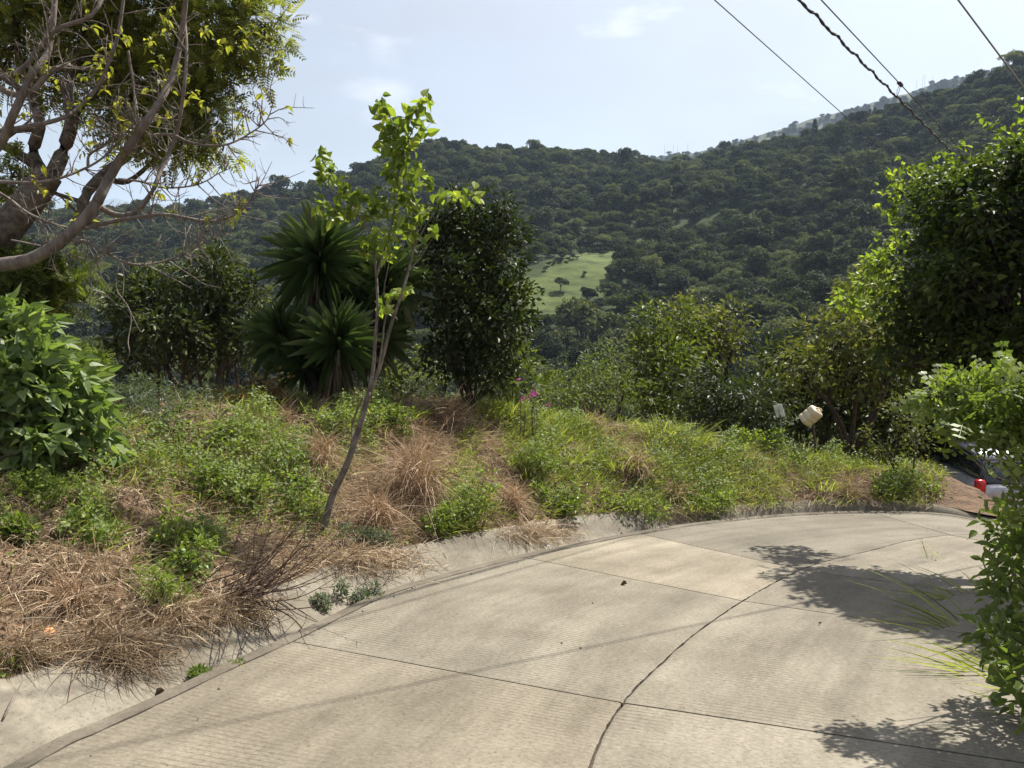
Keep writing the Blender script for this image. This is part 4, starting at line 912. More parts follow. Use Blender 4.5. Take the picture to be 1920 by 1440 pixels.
# ------------------------------------------------------------------ yucca
def rosette(t, base, c, R, n, r, n_ind, up):
    u = unit(r.normal(size=(n, 3)) + up * .45); u = u[u @ up > -.66]; n = len(u)
    el = u @ up; ln = R * r.uniform(.62, 1.18, n); pos = c + u * R * .06
    d = unit(u + up * .12 - np.array([0, 0, .45]) * np.clip(.25 - el, 0, 1)[:, None] + .07 * r.normal(size=u.shape)); nr = unit(up * 1.0 + .12 * r.normal(size=(n, 3)) - u * .2)
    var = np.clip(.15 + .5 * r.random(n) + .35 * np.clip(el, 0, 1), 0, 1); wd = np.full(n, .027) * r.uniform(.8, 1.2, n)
    X, Y, Z = frames(d, nr)
    x, y, dep = to_px(c + u * R); ind = np.zeros(n, bool); ind[np.argsort(dep)[:n_ind]] = True
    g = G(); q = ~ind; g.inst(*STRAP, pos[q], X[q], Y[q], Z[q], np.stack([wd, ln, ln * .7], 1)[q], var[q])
    tube(g, np.array([c - up * R * .35, c, c + up * R * .12]), [.09, .08, .03], 7, .1)
    ro = obj('rosette', g.mesh('rosette', M['yucca'], base=base), t)
    ms = []
    for k in range(5):
        gl = G(); gl.add(*STRAP, (k + .5) / 5); ms.append(gl.mesh('leaf', M['yucca']))
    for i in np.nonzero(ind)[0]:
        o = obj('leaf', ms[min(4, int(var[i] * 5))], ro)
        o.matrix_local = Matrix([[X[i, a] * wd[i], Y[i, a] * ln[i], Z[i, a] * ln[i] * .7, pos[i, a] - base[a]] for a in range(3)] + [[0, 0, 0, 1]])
r = np.random.default_rng(61)
yb = base_at(610, 12); yt = thing('yucca', 'many-headed yucca with dark spiky rosettes behind the thin sapling', 'yucca', yb)
heads = [(598, 500, 11.9, 105, .12), (722, 540, 12.3, 92, .3), (535, 640, 11.9, 82, -.35), (632, 655, 11.6, 92, .05), (700, 640, 12.4, 80, .35), (575, 690, 12.0, 78, -.2), (655, 560, 12.4, 85, .1)]
for k, (x, y, d, R, lean) in enumerate(heads):
    c = px(x, y, d); up = unit(np.array([lean, -.15 + .2 * r.random(), 1.0])); RR_ = R * d / FOC
    g = G(); tube(g, spline([yb + [r.uniform(-.25, .25), r.uniform(-.2, .2), -.2], yb + (c - yb) * .5 + [0, .0, .1], c - up * RR_ * .3], 8), [.13, .09], 7); obj('stem', g.mesh('stem', M['bark_dark'], True, yb), yt)
    rosette(yt, yb, c, RR_, 240, r, 42, up)
    if k in (0, 1, 3, 4, 6):      # skirt of dead fronds under the upper heads
        n = 110; th = r.uniform(0, 6.28, n); p = c - up * RR_ * .25 * r.random((n, 1)); dd = unit(np.stack([np.cos(th), np.sin(th), r.uniform(-1.8, -.6, n)], 1))
        g = G(); blades(g, p, dd, np.stack([-np.cos(th) * .25, -np.sin(th) * .25, np.full(n, -.5)], 1), RR_ * r.uniform(.5, .85, n), r.uniform(.015, .035, n), 4, r.random(n), r)
        obj('dead_fronds', g.mesh('dead_fronds', M['dead_frond'], base=yb), yt)

# ------------------------------------------------------------------ big feathery tree and the bare grey tree on the left
r = np.random.default_rng(71)
def pxpath(L_, d, jit=0.0): return np.array([px(x, y, d + (jit * math.sin(i * 1.7) if jit else 0)) for i, (x, y) in enumerate(L_)])
D1 = 10.6
b1 = drop(px(-330, 900, D1)); t1 = thing('feathery_tree', 'large old tree with rough trunk and fine feathery foliage at the frame of the sky', 'tree', b1)
k1 = D1 / FOC
g = G(); tube(g, spline(np.vstack([[b1 - [0, 0, .4]], pxpath([(-230, 700), (-100, 540), (0, 440), (60, 370), (92, 326)], D1)]), 22), np.array([46, 40, 32, 28, 25]) * k1, 10); obj('trunk', g.mesh('trunk', M['bark_rough'], True, b1), t1)
limbs1 = [([(85, 335), (62, 290), (74, 240), (68, 205), (40, 120), (20, 20)], 19, 9), ([(70, 310), (20, 280), (-40, 240), (-120, 120)], 15, 8), ([(98, 330), (120, 280), (136, 220), (126, 150), (160, 85), (210, 20), (240, -60)], 21, 9), ([(130, 250), (150, 200), (210, 160), (280, 120), (360, 90), (440, 50)], 13, 4), ([(-20, 560), (80, 480), (148, 420), (158, 370), (195, 325), (250, 285), (300, 230), (350, 170)], 20, 8), ([(255, 300), (300, 270), (350, 230), (420, 180)], 9, 3), ([(210, 160), (230, 90), (300, 30), (340, -50)], 10, 4), ([(190, 330), (240, 340), (300, 290), (340, 260)], 9, 3)]
for L_, a, b in limbs1:
    g = G(); P = spline(pxpath(L_, D1 + .3, .15), 16); tube(g, P, [a * k1 * .72, b * k1 * .72], 7)
    for i in range(5):
        k = r.integers(4, 15); e = P[k] + np.array([r.normal(0, .5), r.normal(0, .4), r.uniform(-.1, .8)]); tube(g, spline([P[k], (P[k] + e) / 2 + r.normal(0, .08, 3), e], 5), [b * k1 * .6, .006], 4)
    obj('limb', g.mesh('limb', M['bark_rough'] if a > 14 else M['bark_dark'], True, b1), t1)
bl1 = pxblobs([(230, 60, 11, 110, 70), (400, 100, 10.6, 85, 75), (445, 40, 10.6, 75, 60), (380, 190, 10.6, 70, 60), (325, 270, 10.8, 70, 45), (290, 160, 11, 80, 70), (120, 40, 11, 110, 60), (10, 90, 11.2, 90, 90), (25, 340, 11, 45, 60), (320, -70, 10.6, 170, 80), (80, -90, 11, 170, 80), (200, 170, 11.3, 60, 50), (405, 270, 10.8, 26, 34), (500, 60, 10.6, 34, 36), (250, 240, 11, 50, 50), (100, 150, 11.4, 60, 45)])
CC, BI, pos, d, n, tn = clumps(bl1, 17, 7, .24, r, .9, .35)
m = len(pos); l = .24 * r.uniform(.6, 1.2, m); leaves(t1, b1, PINN, M['acacia'], pos, d, n, l, l * .75, np.clip(.1 + .5 * r.random(m) + .4 * tn, 0, 1), 0, 'crown')
g = G()
for c, R in bl1:
    for i in range(14):
        a = c + R * r.normal(0, .25, 3); e = c + R * unit(r.normal(size=3)) * r.uniform(.6, 1.0); tube(g, spline([a, (a + e) / 2 + r.normal(0, .06, 3), e], 5), [.012, .004], 4)
stuff(obj('twigs', g.mesh('twigs', M['bark_dark'], True, b1), t1))

D2 = 7.6; k2 = D2 / FOC
b2 = drop(px(-420, 800, D2)); t2 = thing('bare_tree', 'nearly leafless grey-limbed tree with a few yellow leaves reaching in over the slope', 'tree', b2)
g = G(); tube(g, spline(np.vstack([[b2 - [0, 0, .3]], pxpath([(-380, 660), (-260, 560), (-130, 530), (-60, 512), (0, 497), (55, 487), (105, 458), (150, 420), (185, 375)], D2)]), 30), np.array([26, 20, 14, 11, 10]) * k2, 9); obj('trunk', g.mesh('trunk', M['bark_grey'], True, b2), t2)
limbs2 = [([(183, 378), (215, 315), (255, 255), (290, 205), (320, 150), (340, 70), (352, -40)], 12, 5), ([(182, 385), (215, 402), (250, 400), (285, 360), (305, 310), (328, 260), (342, 190), (350, 100), (345, 20)], 7, 3), ([(160, 428), (190, 420), (250, 408), (310, 402), (380, 414), (425, 410), (460, 388), (482, 350), (486, 332)], 5.5, 1.2), ([(135, 450), (165, 455), (205, 478), (245, 495), (290, 494), (340, 478), (390, 452), (430, 432)], 4.5, 1.0), ([(-60, 330), (0, 270), (25, 215), (60, 140), (92, 90), (105, -30)], 11, 6), ([(-80, 342), (0, 341), (60, 343), (105, 336), (150, 320), (190, 298), (225, 262), (250, 232)], 4.5, 1.5), ([(-60, 255), (0, 245), (60, 236), (115, 222), (150, 200), (190, 150), (220, 70), (235, -30)], 6, 3.5), ([(275, 255), (320, 252), (360, 268), (420, 272), (465, 252), (500, 225), (514, 186)], 4, .8), ([(222, 336), (262, 340), (310, 352), (370, 346), (410, 325), (440, 312)], 3, .8), ([(-20, 350), (20, 375), (50, 398), (95, 418), (140, 429), (180, 425)], 3.5, 2), ([(-40, 140), (20, 175), (60, 170), (95, 135), (130, 120)], 8, 5), ([(165, 310), (168, 290), (195, 272), (230, 245), (255, 225)], 3.6, 1.2), ([(240, 95), (250, 160), (260, 225), (263, 245)], 3, 2), ([(20, 450), (80, 462), (140, 480), (190, 492)], 2.4, .8), ([(-30, 150), (40, 130), (100, 60), (170, 30), (200, -20)], 6, 4)]
tips = []
for L_, a, b in limbs2:
    g = G(); dj = r.uniform(-.25, .25); P = spline(pxpath(L_, D2 + dj * .3, .10), 26); tube(g, P, [a * k2 * .85, b * k2 * .85], 7)
    for i in range(int(12 + len(L_) * 2.6)):
        k = r.integers(5, 25); tg = unit(P[k] - P[k - 2]); side = unit(np.cross(tg, [0, 1, 0])) * (1 if r.random() < .65 else -1)
        ln_ = r.uniform(18, 95) * k2; e = P[k] + unit(tg * .6 + side * .7 + r.normal(0, .35, 3)) * ln_
        mid = (P[k] + e) / 2 + r.normal(0, .09, 3) * ln_; Q = spline([P[k], mid, e], 7); tube(g, Q, [.0065, .0022], 4); tips.append(e)
        for j in range(r.integers(1, 5)):
            kk = r.integers(2, 6); e2 = Q[kk] + unit(unit(e - P[k]) * .7 + r.normal(0, .6, 3)) * ln_ * r.uniform(.2, .55); tube(g, np.array([Q[kk], (Q[kk] + e2) / 2 + r.normal(0, .01, 3), e2]), [.003, .0016], 3)
            if r.random() < .5: tips.append(e2)
    obj('limb', g.mesh('limb', M['bark_grey'], True, b2), t2)
# hanging dry vines
g = G()
for L_ in ([(222, 500), (218, 540), (240, 575), (262, 620), (270, 618)], [(240, 575), (246, 600), (240, 640), (243, 660), (238, 675)], [(228, 490), (232, 520), (230, 560)]):
    tube(g, spline(pxpath(L_, D2, .05), 14), [.006, .004], 5)
obj('hanging_vine', g.mesh('hanging_vine', M['bark_grey'], True, b2), t2)
tips = np.array(tips); tp = tips[r.permutation(len(tips))[:75]]
xx, yy, _ = to_px(tp); tp = tp[(yy < 420)]
extra = np.array([px(x, y, D2 + .1) for x, y in [(170, 115), (180, 130), (200, 140), (215, 105), (232, 85), (270, 95), (275, 60), (300, 110), (330, 125), (340, 160), (80, 145), (85, 160), (460, 230), (455, 372), (420, 95), (440, 60), (470, 75), (385, 60), (365, 185), (310, 170)]])
tp = np.vstack([tp, np.repeat(extra, 2, 0) + r.normal(0, .05, (40, 3))])
n_ = len(tp) * 4; pos = np.repeat(tp, 4, 0) + r.normal(0, .02, (n_, 3)); d = unit(r.normal(size=(n_, 3)) + np.array([0, 0, -.6])); nn_ = unit(r.normal(size=(n_, 3)) * .5 + up3)
l = r.uniform(.05, .10, n_); leaves(t2, b2, OVATE, M['yellow_leaf'], pos, d, nn_, l, l * .5, r.random(n_), 240, 'foliage', r)

# ------------------------------------------------------------------ sapling on the bank
r = np.random.default_rng(81)
sb, _ = hit(606, 1003); D3 = float((sb - CAM) @ FW); k3 = D3 / FOC
t3 = thing('sapling', 'thin leaning sapling with pale forked stems and bright green leaves on the bank', 'tree', sb)
g = G(); tube(g, spline(np.vstack([[sb - [0, 0, .25]], pxpath([(606, 1003), (614, 965), (625, 925), (650, 872), (668, 820), (684, 765), (692, 735)], D3)]), 24), np.array([7.5, 6.8, 6, 5]) * k3, 8); obj('trunk', g.mesh('trunk', M['sap_bark'], True, sb), t3)
st3 = [([(691, 738), (700, 690), (703, 640), (708, 580), (706, 520), (702, 470), (690, 430), (670, 400), (640, 365), (618, 315)], 5, 1.3), ([(692, 735), (712, 690), (730, 620), (750, 560), (765, 510), (775, 465), (782, 420), (772, 360), (755, 300), (742, 250), (722, 195)], 5, 1.3), ([(694, 742), (708, 700), (716, 650), (722, 600), (735, 560), (750, 545)], 3.4, 1.2), ([(706, 520), (720, 470), (735, 420), (742, 370), (752, 300), (775, 240), (795, 190)], 3.2, 1.0), ([(672, 405), (640, 398), (605, 388)], 2.2, .9), ([(775, 465), (800, 420), (830, 375), (875, 372)], 2.4, .9), ([(703, 480), (680, 470), (650, 470)], 2.0, .8), ([(765, 510), (790, 480), (815, 440)], 2, .8), ([(680, 745), (660, 800), (668, 850)], 2.6, 1.4), ([(640, 365), (610, 345), (598, 300)], 2, .8), ([(745, 600), (720, 560), (728, 500), (735, 460)], 2, .8)]
for L_, a, b in st3:
    g = G(); tube(g, spline(pxpath(L_, D3, .06), 22), [a * k3 * .8, b * k3 * .8], 6); obj('stem', g.mesh('stem', M['sap_bark'], True, sb), t3)
cl3 = [(715, 192, 16, 7), (722, 215, 16, 7), (728, 240, 18, 8), (745, 232, 16, 6), (795, 190, 14, 6), (780, 205, 16, 7), (768, 225, 16, 6), (740, 262, 22, 9), (768, 268, 20, 9), (795, 240, 14, 6), (722, 275, 16, 7), (752, 290, 22, 9), (748, 312, 20, 8), (735, 330, 18, 7), (760, 335, 18, 7), (790, 330, 18, 7), (812, 340, 12, 4), (700, 372, 18, 8), (722, 388, 18, 7), (760, 370, 20, 8), (778, 388, 16, 6), (692, 400, 16, 7), (645, 358, 18, 8), (622, 312, 12, 5), (605, 298, 13, 6), (612, 332, 14, 6), (662, 372, 18, 8), (600, 385, 16, 7), (628, 398, 18, 7), (655, 400, 14, 5), (835, 365, 16, 6), (876, 372, 18, 8), (742, 440, 18, 6), (718, 452, 14, 5), (690, 445, 14, 6), (725, 482, 14, 4), (682, 468, 12, 4), (757, 550, 12, 6), (730, 556, 10, 3), (714, 580, 10, 4), (815, 435, 12, 4), (800, 400, 14, 5), (745, 410, 18, 6), (775, 430, 16, 5)]
pos = []
for (x, y, R, n) in cl3: pos += [px(x + r.normal(0, R * .5), y + r.normal(0, R * .5), D3 + r.normal(0, .12)) for _ in range(int(n * 2.4))]
pos = np.array(pos); n_ = len(pos); d = unit(r.normal(size=(n_, 3)) + np.array([0, 0, -.25])); nn_ = unit(r.normal(size=(n_, 3)) * .7 + up3 * .8); l = r.uniform(.08, .155, n_)
leaves(t3, sb, OVATE, M['bright_leaf'], pos, d, nn_, l, l * .62, r.random(n_), 300, 'foliage', r)
g = G()
for p in pos[::2]:
    j = int(np.argmin([np.linalg.norm(px(x, y, D3) - p) for x, y, _, _ in cl3])); tube(g, np.array([px(cl3[j][0], cl3[j][1] + 6, D3), p]), [.003, .002], 3)
stuff(obj('twigs', g.mesh('twigs', M['sap_bark'], True, sb), t3))

# ------------------------------------------------------------------ vine-covered tree over the road on the right
vb = drop(np.array([6.9, 7.2, 0])); r = np.random.default_rng(91)
vbl = pxblobs([(1890, 400, 7.95, 110, 100), (1800, 385, 8.55, 75, 75), (1735, 400, 9.15, 42, 58), (1765, 500, 8.85, 95, 80), (1850, 540, 8.15, 120, 90), (1730, 590, 8.95, 68, 62), (1905, 640, 7.95, 100, 70), (1810, 660, 8.55, 90, 55), (2060, 440, 7.35, 170, 150), (1990, 320, 7.55, 95, 60), (1890, 310, 7.95, 50, 38), (2100, 620, 7.35, 150, 90), (2180, 420, 6.55, 150, 130), (1700, 660, 8.95, 50, 40)])
t5, _ = plant('vine_tree', 'big vine-smothered tree leaning over the road and casting the broad shadow', 'tree', vbl, vb, HEART, 'vine_leaf', .072, .70, 66, 12, .15, trunk=.13, seed=92, shell=.6, n_ind=290, tone=(.0, .5, .35), sag=.55)
# vine shoots along the sunny top and left side
g = G(); lp = []; 
for k in range(46):
    x0, y0 = [(1740, 340), (1690, 380), (1790, 310), (1850, 290), (1895, 275), (1690, 440), (1700, 520), (1660, 570), (1720, 320), (1830, 300), (1660, 600), (1915, 260)][k % 12]
    p = px(x0 + r.normal(0, 18), y0 + r.normal(0, 14) + 18, r.uniform(9.4, 10.1)); dr = unit(np.array([r.normal(-.35, .5), r.normal(0, .4), r.uniform(.2, 1)])); L_ = r.uniform(.2, .55)
    Q = spline([p, p + dr * L_ * .5, p + dr * L_ + np.array([-.08, 0, -.12 * r.random()]) * L_ * 2], 8); tube(g, Q, [.004, .0015], 4); lp += [(q, 1 - i / 8) for i, q in enumerate(Q[1:]) for _ in range(2)]
obj('vine_shoot', g.mesh('vine_shoot', M['twig'], True, vb), t5)
P_ = np.array([p for p, _ in lp]) + r.normal(0, .025, (len(lp), 3)); n_ = len(P_); l = r.uniform(.05, .10, n_)
d = unit(r.normal(size=(n_, 3)) + np.array([0, 0, -.4])); X, Y, Z = frames(d, unit(r.normal(size=(n_, 3)) * .6 + up3)); g = G(); g.inst(*HEART, P_, X, Y, Z, np.stack([l * .7, l, l], 1), r.random(n_)); obj('young_leaves', g.mesh('young_leaves', M['bright_leaf'], base=vb), t5)
# spray of bright vine leaves reaching left
plant('vine_spray', 'bright spray of lime vine leaves hanging left of the vine-smothered tree', 'vine', pxblobs([(1625, 530, 10.4, 28, 16), (1600, 575, 10.6, 42, 20), (1650, 560, 10.3, 40, 28), (1640, 500, 10.2, 16, 12), (1660, 470, 10.2, 22, 30)]), px(1720, 560, 10), HEART, 'bright_leaf', .10, .7, 30, 5, .14, trunk=.008, stems=4, seed=94, shell=.9, bark='twig', twig=.9)
# nearer bush at the right edge
nb_ = drop(np.array([4.4, 4.6, 0]))
plant('roadside_bush', 'bright bush with clustered oblong leaves at the right road edge', 'bush', pxblobs([(1905, 730, 4.54, 75, 38), (1850, 775, 4.62, 60, 30), (1800, 760, 4.77, 40, 22), (1880, 820, 4.45, 70, 45), (1955, 880, 4.29, 60, 60), (1960, 780, 4.37, 80, 80), (1970, 970, 4.21, 45, 40), (1980, 960, 4.21, 70, 90), (1765, 745, 4.77, 20, 22)]), nb_, OBLONG, 'big_leaf', .12, .95, 60, 6, .11, trunk=.014, stems=6, seed=95, shell=.7, n_ind=220, tone=(.2, .55, .3), bark='twig')
plant('roadside_bush', 'low dark leafy growth along the right road edge under the bright bush', 'bush', pxblobs([(2000, 1210, 4.4, 80, 90), (2060, 1060, 4.6, 90, 110), (2090, 900, 4.8, 90, 110), (1990, 1340, 4.2, 70, 60), (1890, 1010, 4.9, 34, 45), (1885, 1090, 4.7, 34, 45), (1885, 1230, 4.3, 34, 45), (1935, 1050, 4.21, 50, 50), (1912, 1120, 4.05, 40, 50), (1915, 1205, 3.81, 50, 50), (1920, 1285, 3.64, 45, 40), (2010, 1080, 4.05, 70, 80)]), drop(np.array([3.7, 4.1, 0])), OVATE, 'big_leaf', .075, .5, 70, 8, .11, trunk=.008, stems=7, seed=96, shell=.8, tone=(.0, .5, .3), bark='twig')
def grass_clump(name, label, base, n, ln, wd, spread, r, mat='grass', lean=(0, 0, 0), droop=.55, group=None, cat='grass'):
    t = thing(name, label, cat, base, group); th = r.uniform(0, 6.28, n)
    p = base + np.stack([np.cos(th), np.sin(th), th * 0], 1) * (spread * .3 * r.random(n) ** .5)[:, None]
    d = unit(np.stack([np.cos(th) * r.uniform(.1, .7, n), np.sin(th) * r.uniform(.1, .7, n), np.ones(n)], 1) + np.array(lean)); b = np.stack([d[:, 0] * .5, d[:, 1] * .5, -droop * r.uniform(.5, 1.3, n)], 1)
    g = G(); blades(g, p, d, b, ln * r.uniform(.5, 1.1, n), wd * r.uniform(.6, 1.3, n), 7, r.random(n), r)
    stuff(obj('blades', g.mesh('blades', M[mat], base=base), t)); return t
rv = np.random.default_rng(97); ir = rv.integers(40, len(RE), 9000); Pv = RE[ir] - CEn[ir] * (.03 + 2.6 * rv.random(9000) ** 1.4)[:, None]; ok = ~in_poly(Pv[:, 0], Pv[:, 1], ROADPOLY) & (Pv[:, 1] > 1.5); Pv = Pv[ok]; nv_ = len(Pv)
Pv = np.concatenate([Pv, ground(Pv[:, 0], Pv[:, 1])[:, None]], 1); dv = unit(up3 + .55 * rv.normal(size=(nv_, 3)))
g = G(); blades(g, Pv, dv, .4 * rv.normal(size=(nv_, 3)) + np.array([0, 0, -.35]), rv.uniform(.12, .42, nv_), rv.uniform(.005, .011, nv_), 4, rv.random(nv_), rv)
stuff(obj('verge_grass', g.mesh('verge_grass', M['grass'])), 'rough green grass along the right verge of the road', 'grass')
gl_ = [((3.35, 4.55), 110, 1.0, (-.55, -.1, 0)), ((3.25, 4.15), 60, .75, (-.4, -.2, 0)), ((3.7, 5.6), 55, 1.1, (-.5, .0, 0)), ((3.15, 3.75), 50, .6, (-.4, 0, 0)), ((4.3, 6.6), 50, 1.0, (-.4, 0, 0))]
lbl = ['long arching green grass clump hanging over the right road edge', 'short arching grass clump at the foot of the roadside growth', 'tall grass clump beside the bright roadside bush', 'small grass tuft on the near right verge', 'grass clump under the vine-smothered tree']
for ((x, y), n, ln, lean), lb in zip(gl_, lbl): grass_clump('grass_clump', lb, drop(np.array([x, y, 0])), n, ln, .016, .3, r, lean=lean)

# ------------------------------------------------------------------ single plants on the bank
r = np.random.default_rng(101)
def weed(x, y, rx, ry, label, tm=LEAF5, mat='weed', ln=.06, ar=.5, dens=60, per=7, cr=.09, name='weed', seed=0, sag=.2, tone=(.1, .55, .35), up_px=0):
    P, _ = hit(x, min(y + ry * .6, 1435)); d = float((P - CAM) @ FW)
    bl = [(px(x, y, d), np.array([rx, rx * .8, ry]) * d / FOC * .75)]
    for _ in range(6): bl.append((px(x + r.normal(0, rx * .75), y + r.normal(0, ry * .55), d + r.normal(0, .1)), np.array([rx, rx * .8, ry]) * d / FOC * r.uniform(.25, .6)))
    return plant(name, label, 'weed', bl, P, tm, mat, ln, ar, dens, per, cr, trunk=.005, stems=4, seed=200 + seed, shell=.9, bark='twig', tone=tone, sag=sag)
WEEDS = [(188, 1000, 42, 34, 'rounded clump of pale green leaves on the straw left of the bank'), (342, 1015, 38, 36, 'leafy green weed clump growing down the straw bank'), (345, 1065, 34, 34, 'green weed just below the leafy clump on the straw bank'), (295, 1120, 28, 20, 'low leafy weed near the foot of the straw bank'), (640, 790, 48, 42, 'tall bright weed clump on the crest beside the dry tussocks'), (738, 795, 32, 26, 'small bright weed on the crest between two tussocks'), (865, 945, 48, 44, 'bright leafy clump at the bank foot beside the brown straw'), (480, 820, 70, 36, 'wide bright green weed patch on the crest left of the sapling'), (540, 880, 50, 45, 'green weed patch on the slope left of the sapling trunk'), (440, 905, 55, 40, 'darker weed patch in the middle of the left slope'), (560, 950, 40, 36, 'weed with dark leaves beside the foot of the sapling'), (1010, 880, 26, 40, 'broad-leaved weed beside the short dry stump of grass'), (1330, 950, 46, 26, 'dark creeper spilling towards the road bend'), (1420, 830, 52, 28, 'pale-tipped bramble mound below the white sign'), (1690, 905, 55, 30, 'leafy mound at the end of the bank by the dirt clearing'), (1600, 850, 60, 18, 'light green weeds on the crest below the white jug'), (1170, 950, 60, 20, 'low dark weeds at the bank foot over the lined gutter'), (1050, 945, 44, 24, 'dark green weeds beside the curved dark twig'), (820, 985, 26, 18, 'small bright weeds above the gutter opening'), (95, 930, 45, 22, 'pale weeds on the bare left slope'), (30, 1000, 22, 12, 'tiny weed beside the red soil')]
for k, (x, y, rx, ry, lb) in enumerate(WEEDS): weed(x, y, rx, ry, lb, seed=k, tm=[LEAF5, OVATE, LEAF5, TRI3][k % 4] if k != 13 else LANCE, mat=['weed', 'weed', 'big_leaf'][k % 3] if k not in (13, 15) else 'bright_leaf', ln=[.055, .05, .06][k % 3] * (1.2 if k > 11 else 1), ar=.55)
weed(682, 1120, 28, 26, 'small blue-grey bushy plant growing in the gutter against the kerb', LANCE, 'grey_leaf', .042, .3, 420, 9, .05, 'gutter_plant', 50)
weed(602, 1130, 14, 12, 'little grey plant in the gutter beside the bushy one', LANCE, 'grey_leaf', .035, .3, 420, 7, .04, 'gutter_plant', 51)
weed(690, 1015, 40, 18, 'grey-green feathery weed on the straw below the sapling', LANCE, 'grey_leaf', .05, .2, 120, 9, .06, 'gutter_plant', 52)
weed(395, 1270, 30, 9, 'flat dusty green weed growing along the kerb lip', TRI3, 'weed', .04, .9, 700, 7, .03, 'kerb_weed', 53, tone=(.0, .4, .2))
weed(440, 1252, 16, 6, 'smaller dusty weed further along the kerb lip', TRI3, 'weed', .035, .9, 700, 7, .03, 'kerb_weed', 54, tone=(.0, .4, .2))

# dry tussocks
TUS = [(785, 930, 70, 150, 900, 'largest brown dry-grass tussock in the middle of the bank'), (845, 800, 34, 85, 420, 'upright dry-grass tussock standing on the crest against the dark shrub'), (958, 955, 30, 72, 420, 'short upright stump of dry grass above the gutter'), (605, 880, 40, 110, 420, 'brown dry-grass tussock left of the sapling trunk'), (705, 985, 60, 90, 600, 'drooping dry tussock right of the sapling trunk'), (675, 770, 36, 45, 300, 'dry-grass tussock on the crest behind the sapling trunk'), (541, 800, 10, 60, 120, 'narrow dry grass stump on the crest in front of the yucca'), (130, 1140, 60, 90, 500, 'ragged dry-grass tussock on the left of the bank beside red soil'), (1195, 890, 36, 80, 360, 'leaning dry tussock among the green bank grass'), (1110, 800, 46, 40, 300, 'pale dry grass patch on the crest behind the bend'), (1590, 930, 46, 46, 300, 'greyish dry tussock near the end of the bank'), (270, 985, 60, 30, 400, 'flattened dry-grass mound on the left slope'), (1260, 930, 50, 50, 260, 'dry stems drooping over the gutter near the bend')]
for (x, y, w, h, n, lb) in TUS:
    P, _ = hit(x, y); d0 = float((P - CAM) @ FW); k = d0 / FOC; t = thing('dry_tussock', lb, 'dry grass', P)
    th = r.uniform(0, 6.28, n); p = P + np.stack([np.cos(th), np.sin(th), th * 0], 1) * (w * k * .42 * r.random(n) ** .5)[:, None] + up3 * (-.03 + h * k * .5 * (r.random(n) ** 1.5)[:, None])
    d = unit(np.stack([np.cos(th) * r.uniform(0, .35, n), np.sin(th) * r.uniform(0, .35, n) - .12, np.ones(n)], 1) + .18 * r.normal(size=(n, 3))); b = np.stack([d[:, 0] * .9, d[:, 1] * .9 - .15, -r.uniform(.15, 1.1, n)], 1) + .3 * r.normal(size=(n, 3))
    d = unit(d + .32 * r.normal(size=(n, 3))); g = G(); blades(g, p, d, b, h * k * r.uniform(.3, .9, n), r.uniform(.003, .0085, n), 6, np.clip(r.random(n) ** 1.1, 0, 1), r)
    stuff(obj('blades', g.mesh('blades', M['straw_red'], base=P), t))
# mats of dead brush sliding over the gutter
MATS = [(225, 1240, 100, 52, 1200, 'tangled pile of dark dead stalks fallen over the gutter face', .3), (425, 1155, 95, 38, 1100, 'rounded mat of dead straw hanging over the gutter below the twiggy shrub', .7), (690, 1062, 130, 34, 1300, 'thick tan straw mat bridging the gutter behind the kerb', .7), (1010, 1008, 90, 24, 800, 'low straw mat over the gutter near the short dry stump', .7), (330, 1175, 80, 34, 700, 'dull straw heap between the two gutter openings', .5), (1260, 968, 60, 18, 400, 'thin dark straw fringe over the gutter towards the bend', .4), (40, 1235, 60, 26, 400, 'rough straw edge above the bare gutter face', .5)]
for (x, y, w, h, n, lb, tone) in MATS:
    P, _ = hit(x, y); d0 = float((P - CAM) @ FW); k = d0 / FOC; t = thing('straw_mat', lb, 'dead straw', P)
    i = nearest(LB, P[0], P[1]); dn = np.array([-nB[i, 0], -nB[i, 1], -.28]); al = np.array([nB[i, 1], -nB[i, 0], 0]); al[2] = -SLOPE * al[1]
    a = r.normal(0, .42, n); c = r.normal(0, .42, n); pr = np.exp(-(a ** 2 + c ** 2) * 2)
    p = []
    for aa_, cc_ in zip(a, c):
        q, _n = hit(x + aa_ * w, y + cc_ * h * .9 - h * .15); p.append(q)
    p = np.array(p); p = p + up3 * (.02 + .13 * pr * r.random(n))[:, None]
    d = unit(dn * r.uniform(-.6, .9, (n, 1)) + al * r.normal(.25, .9, (n, 1)) + up3 * r.uniform(-.1, .35, (n, 1)) + .45 * r.normal(size=(n, 3))); b = np.array([0, 0, -.35]) * r.uniform(.3, 1.2, (n, 1)) + dn * .2 + .25 * r.normal(size=(n, 3))
    g = G(); blades(g, p, d, b, r.uniform(.07, .32, n), r.uniform(.003, .007, n) * np.where(r.random(n) < .08, 1.8, 1), 5, np.clip(tone * r.random(n) * 1.4, 0, 1), r)
    stuff(obj('stalks', g.mesh('stalks', M['straw'], base=P), t))
